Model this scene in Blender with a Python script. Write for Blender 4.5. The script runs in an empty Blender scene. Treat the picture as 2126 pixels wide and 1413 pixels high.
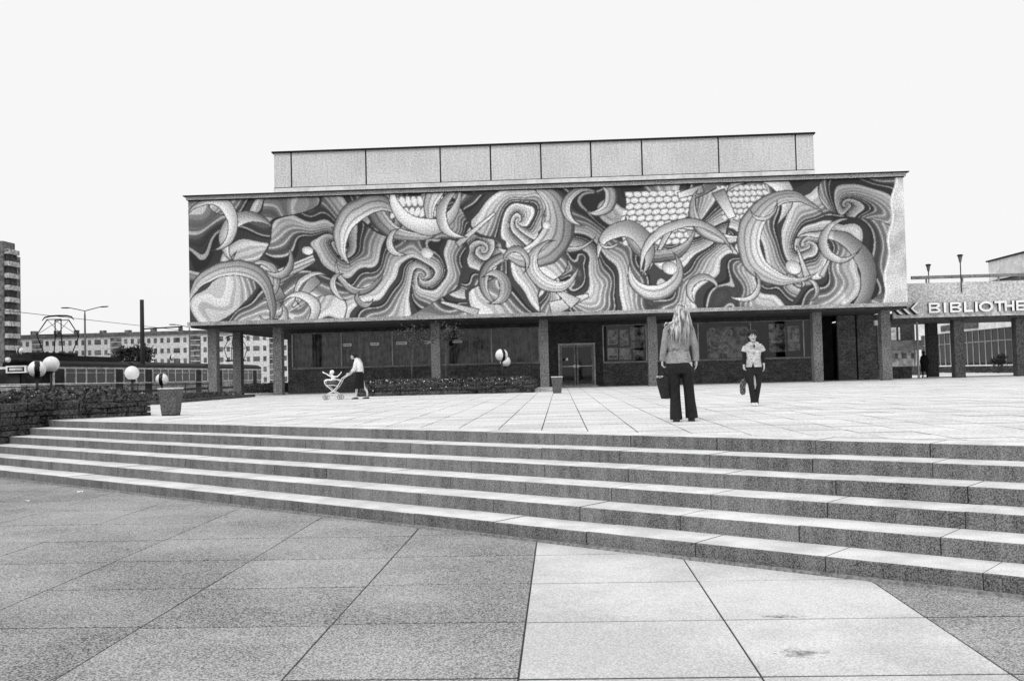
import bpy, bmesh, math, random
import numpy as np
from mathutils import Vector, Matrix, noise as mnoise
R_ = math.radians
random.seed(7); rs = np.random.RandomState(11)
scn = bpy.context.scene
COL = scn.collection

# ------------------------------------------------------------------ camera
FPX, CXP, CYP = 2067.0, 1063.0, 706.5            # photograph pixels (2126 x 1413)
HOR_Y, SLOPE, VPX, EYE = 775.0, 0.025, 1162.0, 0.76
rho = math.atan(SLOPE); d_ = (HOR_Y-CYP)*math.cos(rho)
th = math.atan(d_/FPX); foot = CXP+d_*math.sin(rho)
yaw = math.atan((VPX-foot)/math.cos(rho)/math.hypot(FPX, d_))
CAM = Vector((0, 0, EYE))
FW = Vector((-math.sin(yaw)*math.cos(th), math.cos(yaw)*math.cos(th), math.sin(th)))
r0 = Vector((math.cos(yaw), math.sin(yaw), 0)); u0 = r0.cross(FW)
RT = math.cos(rho)*r0-math.sin(rho)*u0; UP = math.cos(rho)*u0+math.sin(rho)*r0
cd = bpy.data.cameras.new('camera'); cam = bpy.data.objects.new('camera', cd); COL.objects.link(cam)
cd.sensor_width = 36.0; cd.lens = FPX/2126*36.0; cd.clip_end = 3000; cd.clip_start = .05
m = Matrix((RT, UP, -FW)).transposed().to_4x4(); m.translation = CAM; cam.matrix_world = m
scn.camera = cam
def ray(x, y): return FW+RT*((x-CXP)/FPX)-UP*((y-CYP)/FPX)
def onz(x, y, z=0.): d = ray(x, y); return CAM+d*((z-CAM.z)/d.z)
def ony(x, y, Y): d = ray(x, y); return CAM+d*(Y/d.y)
def onx(x, y, X): d = ray(x, y); return CAM+d*(X/d.x)

# ------------------------------------------------------------------ sky, sun, exposure
SUN_EL, SUN_AZ = R_(52), R_(205)                  # azimuth from +Y, clockwise: behind the photographer
w = bpy.data.worlds.new('World'); scn.world = w; w.use_nodes = True
nt = w.node_tree; nt.nodes.clear()
sky = nt.nodes.new('ShaderNodeTexSky'); sky.sky_type = 'NISHITA'; sky.sun_disc = False
sky.sun_elevation = SUN_EL; sky.sun_rotation = SUN_AZ; sky.air_density = 1; sky.dust_density = 6; sky.ozone_density = 1
bw = nt.nodes.new('ShaderNodeRGBToBW'); mx = nt.nodes.new('ShaderNodeMix'); mx.data_type = 'FLOAT'
bg = nt.nodes.new('ShaderNodeBackground'); wo = nt.nodes.new('ShaderNodeOutputWorld')
mx.inputs[0].default_value = .10                   # closed white overcast with a trace of the clear-sky gradient
mx.inputs[2].default_value = 10.1
bg.inputs['Strength'].default_value = .10
nt.links.new(sky.outputs[0], bw.inputs[0]); nt.links.new(bw.outputs[0], mx.inputs[3])
nt.links.new(mx.outputs[0], bg.inputs['Color']); nt.links.new(bg.outputs[0], wo.inputs[0])
sl = bpy.data.lights.new('sun', 'SUN'); sl.energy = 1.3; sl.angle = R_(25); sl.color = (1, 1, 1)
so = bpy.data.objects.new('sun', sl); COL.objects.link(so)
sd = Vector((math.sin(SUN_AZ)*math.cos(SUN_EL), math.cos(SUN_AZ)*math.cos(SUN_EL), math.sin(SUN_EL)))
so.rotation_euler = sd.to_track_quat('Z', 'Y').to_euler(); so.location = (0, -30, 60)
scn.view_settings.view_transform = 'Standard'; scn.view_settings.look = 'None'
scn.view_settings.exposure = 0.0; scn.view_settings.gamma = 1; scn.view_settings.use_curve_mapping = False

# ------------------------------------------------------------------ materials (black and white film: all grey)
MATS = {}
def nn(t, k, **kw):
    n = t.nodes.new(k)
    for a, b in kw.items(): setattr(n, a, b)
    return n
def mth(t, op, a, b=None, clamp=False):
    n = t.nodes.new('ShaderNodeMath'); n.operation = op; n.use_clamp = clamp
    for i, v in enumerate((a, b)):
        if v is None: continue
        if isinstance(v, (int, float)): n.inputs[i].default_value = v
        else: t.links.new(v, n.inputs[i])
    return n.outputs[0]
def noisef(t, vec, scale, det=2., lo=.40, hi=.60, rough=.6):
    n = nn(t, 'ShaderNodeTexNoise'); n.inputs['Scale'].default_value = scale; n.inputs['Detail'].default_value = det
    n.inputs['Roughness'].default_value = rough
    t.links.new(vec, n.inputs['Vector'])
    mr = nn(t, 'ShaderNodeMapRange'); mr.inputs[1].default_value = lo; mr.inputs[2].default_value = hi
    mr.inputs[3].default_value = -1; mr.inputs[4].default_value = 1
    t.links.new(n.outputs[0], mr.inputs[0]); return mr.outputs[0]
def base(name):
    m = bpy.data.materials.new(name); m.use_nodes = True; t = m.node_tree
    p = t.nodes['Principled BSDF']; g = nn(t, 'ShaderNodeNewGeometry'); MATS[name] = m
    return m, t, p, g.outputs['Position']
def vscale(t, vec, s):
    n = nn(t, 'ShaderNodeVectorMath', operation='MULTIPLY'); t.links.new(vec, n.inputs[0]); n.inputs[1].default_value = s
    return n.outputs[0]
def M(name, v, rough=.85, amp=.2, scale=30., amp2=.12, scale2=1.2, rnd=0., bump=0., spec=.3, streak=0., metal=0., stain=None):
    m, t, p, pos = base(name)
    f = mth(t, 'ADD', 1., mth(t, 'MULTIPLY', noisef(t, pos, scale), amp))
    if amp2: f = mth(t, 'ADD', f, mth(t, 'MULTIPLY', noisef(t, pos, scale2, 4.), amp2))
    if streak: f = mth(t, 'ADD', f, mth(t, 'MULTIPLY', noisef(t, vscale(t, pos, (9, 9, .8)), 1., 3.), streak))
    if rnd:
        oi = nn(t, 'ShaderNodeObjectInfo')
        f = mth(t, 'ADD', f, mth(t, 'MULTIPLY', mth(t, 'SUBTRACT', oi.outputs['Random'], .5), 2*rnd))
    if stain:
        for (sx, sy, ax, ay, k) in stain:
            mp = nn(t, 'ShaderNodeVectorMath', operation='SUBTRACT'); t.links.new(pos, mp.inputs[0]); mp.inputs[1].default_value = (sx, sy, -.84)
            ln = nn(t, 'ShaderNodeVectorMath', operation='LENGTH'); t.links.new(vscale(t, mp.outputs[0], (1/ax, 1/ay, 1)), ln.inputs[0])
            nz = mth(t, 'MULTIPLY', noisef(t, pos, 18.), .35)
            e = mth(t, 'SUBTRACT', 1., mth(t, 'ADD', ln.outputs['Value'], nz), True)
            f = mth(t, 'SUBTRACT', f, mth(t, 'MULTIPLY', e, k))
    c = mth(t, 'MULTIPLY', f, v, True)
    t.links.new(c, p.inputs['Base Color'])
    p.inputs['Roughness'].default_value = rough; p.inputs['Specular IOR Level'].default_value = spec; p.inputs['Metallic'].default_value = metal
    if bump:
        b = nn(t, 'ShaderNodeBump'); b.inputs['Strength'].default_value = bump; b.inputs['Distance'].default_value = .01
        n = nn(t, 'ShaderNodeTexNoise'); n.inputs['Scale'].default_value = scale; n.inputs['Detail'].default_value = 4
        t.links.new(pos, n.inputs['Vector']); t.links.new(n.outputs[0], b.inputs['Height']); t.links.new(b.outputs[0], p.inputs['Normal'])
    return m
st1 = onz(1663, 1355, -.84); st2 = onz(1622, 1279, -.84); st3 = onz(1490, 1130, -.84)
M('slab_dark', .29, amp=.62, scale=85, amp2=.16, scale2=.7, rnd=.12, bump=.3)
M('slab_light', .57, amp=.20, scale=85, amp2=.12, scale2=.9, rnd=.03, bump=.3,
  stain=[(st1.x, st1.y, .16, .10, .75), (st2.x, st2.y, .13, .05, .9)])
M('joint', .045, amp=.3, amp2=.2)
M('tread', .665, amp=.14, scale=70, amp2=.13, scale2=2.2, rnd=.035, bump=.15)  # pale top face, the lit half of the painted step contrast
M('riser_shaded', .165, amp=.55, scale=95, amp2=.10, scale2=1.5, rnd=.14, bump=.3, streak=.15)  # shade on the step fronts painted in as a much darker tone, plus streaks
M('terrace_slab', .66, amp=.20, scale=24, amp2=.08, scale2=.6, rnd=.08)
M('terrace_joint', .28, amp=.3)
M('street', .10, amp=.25, scale=6)
M('ground', .12, amp=.25, scale=3)
M('stone_dark', .042, amp=.8, scale=25, amp2=.4, scale2=4, rnd=.45, bump=.6)
M('stone_mid', .05, amp=.6, scale=14, amp2=.3, scale2=3, rnd=.4, bump=.6)
M('soil', .03, amp=.5, scale=12)
M('leaf', .055, amp=.5, scale=9, amp2=.4, scale2=1.2, rough=.6)
M('leaf_far', .03, amp=.4, scale=3, rough=.7)
M('flower', .7, amp=.2, scale=20)
M('bark', .08, amp=.4, scale=12)
M('bark_pale', .15, amp=.4, scale=12)
M('concrete_column', .16, amp=.5, scale=18, amp2=.12, scale2=.8, rnd=.08)
M('concrete_dark', .07, amp=.5, scale=12, amp2=.1)
M('ledge', .36, amp=.5, scale=22, amp2=.15, scale2=2)
M('cornice', .40, amp=.5, scale=20, amp2=.12)
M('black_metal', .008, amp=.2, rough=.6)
M('attic_panel', .70, amp=.15, scale=12, amp2=.05, scale2=.4, rnd=.035, streak=.05)
M('roof_white', .84, amp=.08, scale=5)
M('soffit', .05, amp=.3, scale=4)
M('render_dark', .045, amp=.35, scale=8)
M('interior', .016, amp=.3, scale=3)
M('curtain', .26, amp=.4, scale=3, streak=.6)
M('frame_light', .42, amp=.25, scale=12)
M('frame_mid', .22, amp=.3, scale=12)
M('sill', .30, amp=.35, scale=10)
M('sign_white', .9, amp=.05)
M('sign_side', .02, amp=.1)
M('band', .58, amp=.26, scale=9, amp2=.10, scale2=.7)
M('white_paint', .85, amp=.06, scale=6)
M('globe_white', .82, amp=.10, scale=30, rough=.35, spec=.5)
M('globe_black', .006, amp=.1, rough=.4)
M('pole_dark', .03, amp=.2)
M('pole_grey', .16, amp=.2)
M('pot', .095, amp=.5, scale=35, amp2=.1, rnd=.12, bump=.4)
M('pot_rim', .62, amp=.2, scale=30)
M('apt_wall', .76, amp=.16, scale=2., amp2=.06, scale2=.1)
M('apt_window', .15, amp=.3, scale=1.5, rnd=.4)
M('apt_roof', .14, amp=.3, scale=1)
M('apt_brick', .16, amp=.5, scale=1.2)
M('tower_wall', .16, amp=.35, scale=1.0)
M('tower_balcony', .50, amp=.35, scale=1.5)
M('tower_recess', .06, amp=.4, scale=1)
M('tram_roof', .02, amp=.3, scale=3)
M('tram_body', .34, amp=.3, scale=4)
M('tram_body_dark', .05, amp=.4, scale=4)
M('tram_frame', .75, amp=.25, scale=6)
M('tram_inside', .03, amp=.4, scale=2)
M('rubber', .012)
M('skin', .50, amp=.06, scale=30, rough=.55)
M('hair_dark', .012, amp=.2, scale=60, rough=.5)
M('jacket', .30, amp=.32, scale=90, amp2=.12, scale2=9)
M('trousers', .014, amp=.3, scale=60)
M('shirt_print', .50, amp=.28, scale=55, amp2=.22, scale2=16)
M('knit_dark', .010, amp=.2)
M('blouse', .82, amp=.08, scale=20, amp2=.15, scale2=9)
M('skirt', .006, amp=.2)
M('shoe_dark', .02, rough=.4)
M('shoe_light', .70, amp=.1)
M('bag_dark', .02, amp=.4, scale=40)
M('bag_print', .10, amp=.9, scale=30)
M('fringe', .5, amp=.5, scale=50)
M('pram_tube', .80, amp=.05, rough=.3, spec=.5)
M('pram_cloth', .09, amp=.3, scale=30)
M('coat_black', .008, amp=.2)
M('paper', .85)
M('hut_white', .5, amp=.35, scale=2)
M('hut_grey', .11, amp=.3, scale=2)
M('poster_a', .58, amp=.7, scale=3.2, amp2=.3, scale2=9)
M('poster_b', .38, amp=.8, scale=2.4, amp2=.4, scale2=7)
M('poster_c', .8, amp=.8, scale=2.8, amp2=.4, scale2=5)
M('eye', .02)
def hair_mat(name, v, amp):
    m, t, p, pos = base(name)
    f = mth(t, 'ADD', 1., mth(t, 'MULTIPLY', noisef(t, vscale(t, pos, (42, 42, 2.5)), 1., 2.), amp))
    t.links.new(mth(t, 'MULTIPLY', f, v, True), p.inputs['Base Color']); p.inputs['Roughness'].default_value = .45
hair_mat('hair_blond', .42, .75)
def brick_mat(name, c1, c2, mo):
    m, t, p, pos = base(name)
    sp = nn(t, 'ShaderNodeSeparateXYZ'); t.links.new(pos, sp.inputs[0])
    cb = nn(t, 'ShaderNodeCombineXYZ'); t.links.new(mth(t, 'ADD', sp.outputs[0], sp.outputs[1]), cb.inputs[0]); t.links.new(sp.outputs[2], cb.inputs[1])
    b = nn(t, 'ShaderNodeTexBrick'); t.links.new(cb.outputs[0], b.inputs['Vector'])
    b.inputs['Color1'].default_value = (c1,)*3+(1,); b.inputs['Color2'].default_value = (c2,)*3+(1,); b.inputs['Mortar'].default_value = (mo,)*3+(1,)
    b.inputs['Scale'].default_value = 1; b.inputs['Brick Width'].default_value = .29; b.inputs['Row Height'].default_value = .105
    b.inputs['Mortar Size'].default_value = .011; b.inputs['Bias'].default_value = 0
    f = mth(t, 'ADD', 1., mth(t, 'MULTIPLY', noisef(t, pos, 13.), .4))
    f = mth(t, 'ADD', f, mth(t, 'MULTIPLY', noisef(t, pos, 1.3, 3.), .2))
    t.links.new(mth(t, 'MULTIPLY', b.outputs[0], f), p.inputs['Base Color'])
    bp = nn(t, 'ShaderNodeBump'); bp.inputs['Strength'].default_value = .6; bp.inputs['Distance'].default_value = .02; bp.invert = True
    t.links.new(b.outputs['Fac'], bp.inputs['Height']); t.links.new(bp.outputs[0], p.inputs['Normal'])
    p.inputs['Roughness'].default_value = .8
brick_mat('brick', .075, .12, .05)
def glass_mat(name, dark, tr):
    m, t, p, pos = base(name); t.nodes.remove(p)
    tb = nn(t, 'ShaderNodeBsdfTransparent'); tb.inputs[0].default_value = (tr, tr, tr, 1)
    gl = nn(t, 'ShaderNodeBsdfGlossy'); gl.inputs['Roughness'].default_value = .03; gl.inputs[0].default_value = (dark,)*3+(1,)
    fr = nn(t, 'ShaderNodeFresnel'); fr.inputs[0].default_value = 1.5
    ms = nn(t, 'ShaderNodeMixShader'); t.links.new(fr.outputs[0], ms.inputs[0]); t.links.new(tb.outputs[0], ms.inputs[1]); t.links.new(gl.outputs[0], ms.inputs[2])
    t.links.new(ms.outputs[0], t.nodes['Material Output'].inputs[0])
glass_mat('glass', .6, .8); glass_mat('glass_clear', .9, .85)
def mural_mat():
    m, t, p, pos = base('mural')
    a = nn(t, 'ShaderNodeAttribute'); a.attribute_name = 'tone'
    f = mth(t, 'ADD', 1., mth(t, 'MULTIPLY', noisef(t, pos, 15.), .22))
    t.links.new(mth(t, 'MULTIPLY', a.outputs['Fac'], f, True), p.inputs['Base Color'])
    p.inputs['Roughness'].default_value = .6; p.inputs['Specular IOR Level'].default_value = .3
mural_mat()

# ------------------------------------------------------------------ mesh helpers
class MB:
    def __init__(s): s.v = []; s.f = []; s.mi = []; s.sm = []
    def add(s, vs, fs, mi=0, sm=False):
        o = len(s.v); s.v += [tuple(v) for v in vs]
        for f in fs: s.f.append(tuple(i+o for i in f)); s.mi.append(mi); s.sm.append(sm)
        return s
    def box(s, x0, x1, y0, y1, z0, z1, mi=0):
        return s.add([(x0,y0,z0),(x1,y0,z0),(x1,y1,z0),(x0,y1,z0),(x0,y0,z1),(x1,y0,z1),(x1,y1,z1),(x0,y1,z1)],
            [(0,3,2,1),(4,5,6,7),(0,1,5,4),(1,2,6,5),(2,3,7,6),(3,0,4,7)], mi)
    def cbox(s, x0, x1, y0, y1, z0, z1, c=.01, mi=0, mtop=None, jit=0.):
        P = [(x0,y0),(x1,y0),(x1,y1),(x0,y1)]
        Q = [(x0+c,y0+c),(x1-c,y0+c),(x1-c,y1-c),(x0+c,y1-c)]
        j = lambda: random.uniform(-jit, jit)
        vs = [(a+j(),b+j(),z0+j()) for a,b in P]+[(a+j(),b+j(),z1-c+j()) for a,b in P]+[(a+j(),b+j(),z1+j()) for a,b in Q]
        s.add(vs, [(0,3,2,1)]+[(i,(i+1)%4,4+(i+1)%4,4+i) for i in range(4)]+[(4+i,4+(i+1)%4,8+(i+1)%4,8+i) for i in range(4)], mi)
        o = len(s.v)-12; s.f.append((o+8,o+9,o+10,o+11)); s.mi.append(mi if mtop is None else mtop); s.sm.append(False)
        return s
    def poly(s, pts, z0, z1, mi=0, c=0., mtop=None):
        n = len(pts)
        if c:
            ctr = Vector((sum(p[0] for p in pts)/n, sum(p[1] for p in pts)/n))
            q = []
            for p in pts:
                dv = ctr-Vector(p[:2]); L = dv.length
                q.append(Vector(p[:2])+dv*(min(c*1.4/L, .4) if L > 1e-6 else 0))
            vs = [(p[0],p[1],z0) for p in pts]+[(p[0],p[1],z1-c) for p in pts]+[(p[0],p[1],z1) for p in q]
            return s.add(vs, [tuple(range(n))[::-1]]+[(i,(i+1)%n,n+(i+1)%n,n+i) for i in range(n)]+[(n+i,n+(i+1)%n,2*n+(i+1)%n,2*n+i) for i in range(n)]+[tuple(range(2*n,3*n))], mi)._top(mtop, -1)
        return s.add([(p[0],p[1],z0) for p in pts]+[(p[0],p[1],z1) for p in pts],
            [tuple(range(n))[::-1]]+[(i,(i+1)%n,n+(i+1)%n,n+i) for i in range(n)]+[tuple(range(n,2*n))], mi)._top(mtop, -1)
    def _top(s, mt, k):
        if mt is not None: s.mi[k] = mt
        return s
    def tube(s, pts, r, n=8, mi=0, sm=True, cap=True, flat=1.):
        pts = [Vector(p) for p in pts]; k = len(pts)
        rr = r if isinstance(r, (list, tuple)) else [r]*k
        vs = []; prev = None
        for i, p in enumerate(pts):
            t = (pts[min(i+1,k-1)]-pts[max(i-1,0)]).normalized()
            if prev is None:
                a = Vector((1,0,0)) if abs(t.x) < .8 else Vector((0,1,0))
                u = (a-t*a.dot(t)).normalized()
            else: u = (prev-t*prev.dot(t)).normalized()
            prev = u; v_ = t.cross(u)
            for j in range(n):
                a = 2*math.pi*j/n; vs.append(p+u*math.cos(a)*rr[i]+v_*math.sin(a)*rr[i]*flat)
        fs = [(i*n+j, i*n+(j+1)%n, (i+1)*n+(j+1)%n, (i+1)*n+j) for i in range(k-1) for j in range(n)]
        if cap: fs += [tuple(range(n))[::-1], tuple(range((k-1)*n, k*n))]
        return s.add(vs, fs, mi, sm)
    def loft(s, secs, n=16, mi=0, sm=True, cap=True, power=1.):
        vs = []
        for (cx, cy, cz, rx, ry) in secs:
            for j in range(n):
                a = 2*math.pi*j/n; c, d = math.cos(a), math.sin(a)
                vs.append((cx+rx*math.copysign(abs(c)**power, c), cy+ry*math.copysign(abs(d)**power, d), cz))
        k = len(secs)
        fs = [(i*n+j, i*n+(j+1)%n, (i+1)*n+(j+1)%n, (i+1)*n+j) for i in range(k-1) for j in range(n)]
        if cap: fs += [tuple(range(n))[::-1], tuple(range((k-1)*n, k*n))]
        return s.add(vs, fs, mi, sm)
    def ball(s, c, r, nu=20, nv=12, mi=0, mfun=None, sc=(1,1,1)):
        vs = []; 
        for i in range(nv+1):
            a = math.pi*i/nv
            for j in range(nu):
                b = 2*math.pi*j/nu
                vs.append((c[0]+r*sc[0]*math.sin(a)*math.cos(b), c[1]+r*sc[1]*math.sin(a)*math.sin(b), c[2]+r*sc[2]*math.cos(a)))
        o = len(s.v); s.v += vs
        for i in range(nv):
            for j in range(nu):
                f = (o+i*nu+j, o+(i+1)*nu+j, o+(i+1)*nu+(j+1)%nu, o+i*nu+(j+1)%nu)
                s.f.append(f); s.sm.append(True)
                s.mi.append(mfun((j+.5)/nu, (i+.5)/nv) if mfun else mi)
        return s
    def mesh(s, name, mats):
        me = bpy.data.meshes.new(name); me.from_pydata(s.v, [], s.f)
        for k in (mats if isinstance(mats, (list, tuple)) else [mats]): me.materials.append(MATS[k])
        me.polygons.foreach_set('material_index', s.mi); me.polygons.foreach_set('use_smooth', s.sm); me.update()
        return me
    def obj(s, name, mats, parent=None, loc=None): return link(name, s.mesh(name, mats), parent, loc)
def link(name, me, parent=None, loc=None, rz=0.):
    o = bpy.data.objects.new(name, me); COL.objects.link(o)
    if parent: o.parent = parent
    if loc is not None: o.location = loc
    if rz: o.rotation_euler.z = rz
    return o
def thing(name, label, cat, group=None, loc=(0,0,0), rz=0.):
    o = link(name, None, None, loc, rz); o.empty_display_size = .2
    return tag(o, label, cat, group)
def tag(o, label, cat, group=None):
    o['label'] = label; o['category'] = cat
    if group: o['group'] = group
    return o
def struct(o): o['kind'] = 'structure'; return o
def stuff(o, label=None, cat=None):
    o['kind'] = 'stuff'
    if label: o['label'] = label; o['category'] = cat
    return o
def copy_tree(o, parent=None):
    c = o.copy(); COL.objects.link(c); c.parent = parent
    for ch in o.children: copy_tree(ch, c)
    return c
def clip(poly, nx, ny, d):                         # keep nx*x+ny*y >= d
    out = []
    for i in range(len(poly)):
        a, b = poly[i], poly[(i+1) % len(poly)]
        da, db = nx*a[0]+ny*a[1]-d, nx*b[0]+ny*b[1]-d
        if da >= 0: out.append(a)
        if (da >= 0) != (db >= 0):
            t = da/(da-db); out.append((a[0]+t*(b[0]-a[0]), a[1]+t*(b[1]-a[1])))
    return out
def area(p): return abs(sum(p[i][0]*p[(i+1)%len(p)][1]-p[(i+1)%len(p)][0]*p[i][1] for i in range(len(p))))/2
def leaves(mb, n, fn, size, mi=0):
    for _ in range(n):
        p = Vector(fn()); a = Vector((rs.normal(), rs.normal(), rs.normal())).normalized(); b = a.orthogonal().normalized()
        b.rotate(Matrix.Rotation(rs.uniform(0, 6.28), 3, a)); c = a.cross(b); s = size*rs.uniform(.6, 1.3)
        mb.add([p-b*s, p-c*s*.45, p+b*s, p+c*s*.45], [(0,1,2,3)], mi)
def evalmesh(mb, name, mats, voxel, smooth=6, fac=.5):
    me = mb.mesh(name+'_src', mats); o = bpy.data.objects.new('tmp', me); COL.objects.link(o)
    r = o.modifiers.new('r', 'REMESH'); r.mode = 'VOXEL'; r.voxel_size = voxel; r.use_smooth_shade = True
    s = o.modifiers.new('s', 'SMOOTH'); s.iterations = smooth; s.factor = fac
    dg = bpy.context.evaluated_depsgraph_get(); dg.update()
    out = bpy.data.meshes.new_from_object(o.evaluated_get(dg)); out.name = name
    bpy.data.objects.remove(o); bpy.data.meshes.remove(me)
    return out

# ================================================================== THE GROUND, LOWER PLAZA, STEPS, TERRACE
LOW = -.84; NST = 6; RIS = .14; TRD = .48
SA = -R_(38.0); SDIR = Vector((math.cos(SA), math.sin(SA))); SN = Vector((-SDIR.y, SDIR.x))   # along / into the terrace
S6 = Vector((-.502, 9.73)); D6 = SN.dot(S6)
D1 = D6+5*TRD
def sxy(u, dd): p = SDIR*u+SN*dd; return (p.x, p.y)
struct(MB().add([(-900,-300,LOW-.05),(900,-300,LOW-.05),(900,1500,LOW-.05),(-900,1500,LOW-.05)], [(0,1,2,3)]).obj('ground', 'ground'))
# lower plaza: bed + big slabs
lp = struct(MB().box(-20, 14, 1.2, 24, LOW-.045, LOW-.0045).obj('lower_plaza', 'joint'))
SX0, SW, SY0, SH = -.26, 1.263, 5.27, 1.182
slabm = {}
for k in ('slab_dark', 'slab_light'):
    slabm[k] = MB().cbox(-SW/2+.006, SW/2-.006, -SH/2+.014, SH/2-.014, -.03, 0, .002).mesh('slab', k)
for i in range(-15, 9):
    for j in range(-4, 16):
        cx, cy = SX0+(i+.5)*SW, SY0+(j+.5)*SH
        if SN.dot(Vector((cx, cy))) > D6+1.0: continue
        o = link('slab', slabm['slab_light' if i in (0, 1) else 'slab_dark'], lp, (cx, cy+(.0 if i >= 0 else (.02 if i % 2 else -.015)), LOW+random.uniform(-.0008, .0012)))
        o.rotation_euler = (random.gauss(0, .0006), random.gauss(0, .0006), random.gauss(0, .002))
# steps of stone blocks
stair = thing('stone_steps', 'wide flight of six low stone steps rising to the paved terrace', 'steps')
BL = 1.135
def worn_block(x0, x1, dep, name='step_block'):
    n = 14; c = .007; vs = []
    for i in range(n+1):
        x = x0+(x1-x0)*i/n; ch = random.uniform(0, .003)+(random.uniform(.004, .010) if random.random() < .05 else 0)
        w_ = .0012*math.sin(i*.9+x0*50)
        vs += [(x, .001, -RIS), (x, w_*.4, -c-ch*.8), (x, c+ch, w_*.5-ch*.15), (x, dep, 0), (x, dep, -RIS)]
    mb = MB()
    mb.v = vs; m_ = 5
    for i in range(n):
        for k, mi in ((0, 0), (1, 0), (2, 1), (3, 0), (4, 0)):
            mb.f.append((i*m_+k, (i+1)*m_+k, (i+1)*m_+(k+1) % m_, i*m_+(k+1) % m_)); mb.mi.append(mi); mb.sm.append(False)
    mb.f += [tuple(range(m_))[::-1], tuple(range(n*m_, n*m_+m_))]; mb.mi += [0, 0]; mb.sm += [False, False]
    return mb.mesh(name, ['riser_shaded', 'tread'])
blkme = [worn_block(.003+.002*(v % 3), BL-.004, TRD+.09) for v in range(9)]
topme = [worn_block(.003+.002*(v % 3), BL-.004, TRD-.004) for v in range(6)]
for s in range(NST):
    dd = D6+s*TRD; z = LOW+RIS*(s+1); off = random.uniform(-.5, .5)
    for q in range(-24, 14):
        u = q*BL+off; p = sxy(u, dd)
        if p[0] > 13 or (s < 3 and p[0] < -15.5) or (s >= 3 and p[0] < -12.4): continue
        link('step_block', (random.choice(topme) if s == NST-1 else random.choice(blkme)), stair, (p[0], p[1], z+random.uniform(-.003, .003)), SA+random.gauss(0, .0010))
k_ = MB()
for a, b in ((-24, 18),):
    p = sxy(a, D6-.045); k_.add([(*sxy(a,D6-.045),LOW-.02),(*sxy(b,D6-.045),LOW-.02),(*sxy(b,D6+.02),LOW-.02),(*sxy(a,D6+.02),LOW-.02),
        (*sxy(a,D6-.045),LOW+.022),(*sxy(b,D6-.045),LOW+.022),(*sxy(b,D6+.02),LOW+.022),(*sxy(a,D6+.02),LOW+.022)],
        [(0,3,2,1),(4,5,6,7),(0,1,5,4),(1,2,6,5),(2,3,7,6),(3,0,4,7)])
M('mortar', .24, amp=.3, scale=30); k_.obj('mortar_strip', 'mortar', stair)
# terrace
TP = [sxy(-16.5, D1+TRD-.03), sxy(30, D1+TRD-.03), (45, 5), (45, 54), (17.2, 54), (17.2, 72), (-18.5, 72), (-18.5, 30)]
def clip_terr(p): return clip(p, SN.x, SN.y, D1+TRD+.004)
tb = MB(); tb.poly([(p[0],p[1]) for p in TP], LOW-.03, -.018); terr = struct(tb.obj('terrace', 'terrace_joint'))
TS = .6; cand = []
for i in range(-31, 76):
    for j in range(-8, 91):
        x0, y0 = -.26+i*TS-.0, 12.0+j*TS
        if y0 > 53.4 and x0 > 16.6: continue
        if y0+TS > 54 and x0+TS > 17.2 and y0 < 54: continue
        if y0 > 66: continue
        if x0 < -18.3: continue
        g = .007
        # every second row is cut into halves, as laid
        pl = [(x0+g, y0+g), (x0+TS-g, y0+g), (x0+TS-g, y0+TS-g), (x0+g, y0+TS-g)]
        c = clip_terr(pl)
        if len(c) < 3 or area(c) < .004: continue
        ctr = Vector((sum(p[0] for p in c)/len(c), sum(p[1] for p in c)/len(c)))
        cand.append((ctr.length, c, len(c) == 4 and abs(area(c)-(TS-2*g)**2) < 1e-6, (x0+TS/2, y0+TS/2)))
def inframe(p):
    v = Vector((p[0], p[1], 0))-CAM; zc = v.dot(FW)
    if zc < 1: return False
    x = CXP+FPX*v.dot(RT)/zc; return -60 < x < 2190
cand.sort(key=lambda c: c[0])
full = [MB().cbox(-TS/2+.007, TS/2-.007, -TS/2+.009, TS/2-.009, -.018, 0, .002, 1, 0).mesh('paving_slab', ['terrace_slab', 'terrace_joint'])]
restb = MB(); cnt = 0
for dist, c, isfull, ctr in cand:
    if cnt < 298 and inframe(ctr):
        cnt += 1; zz = random.uniform(-.0026, .0026)
        if isfull: o = link('paving_slab', full[0], terr, (ctr[0], ctr[1], zz))
        else: o = MB().poly(c, -.018, 0, 1, 0., 0).obj('paving_slab', ['terrace_slab', 'terrace_joint'], terr); o.location.z = zz*.5
        if isfull: o.rotation_euler = (random.gauss(0, .001), random.gauss(0, .001), 0)
    else:
        z = random.uniform(-.0032, .0032); restb.poly(c, -.018, z, 1, 0., 0)
stuff(restb.obj('paving_slabs', ['terrace_slab', 'terrace_joint'], terr))
struct(MB().box(17.2, 60, 54.02, 110, LOW-.02, -.15).obj('path', 'terrace_slab'))
struct(MB().box(-60, -19, 20, 400, LOW-.02, LOW).obj('street', 'street'))

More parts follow.
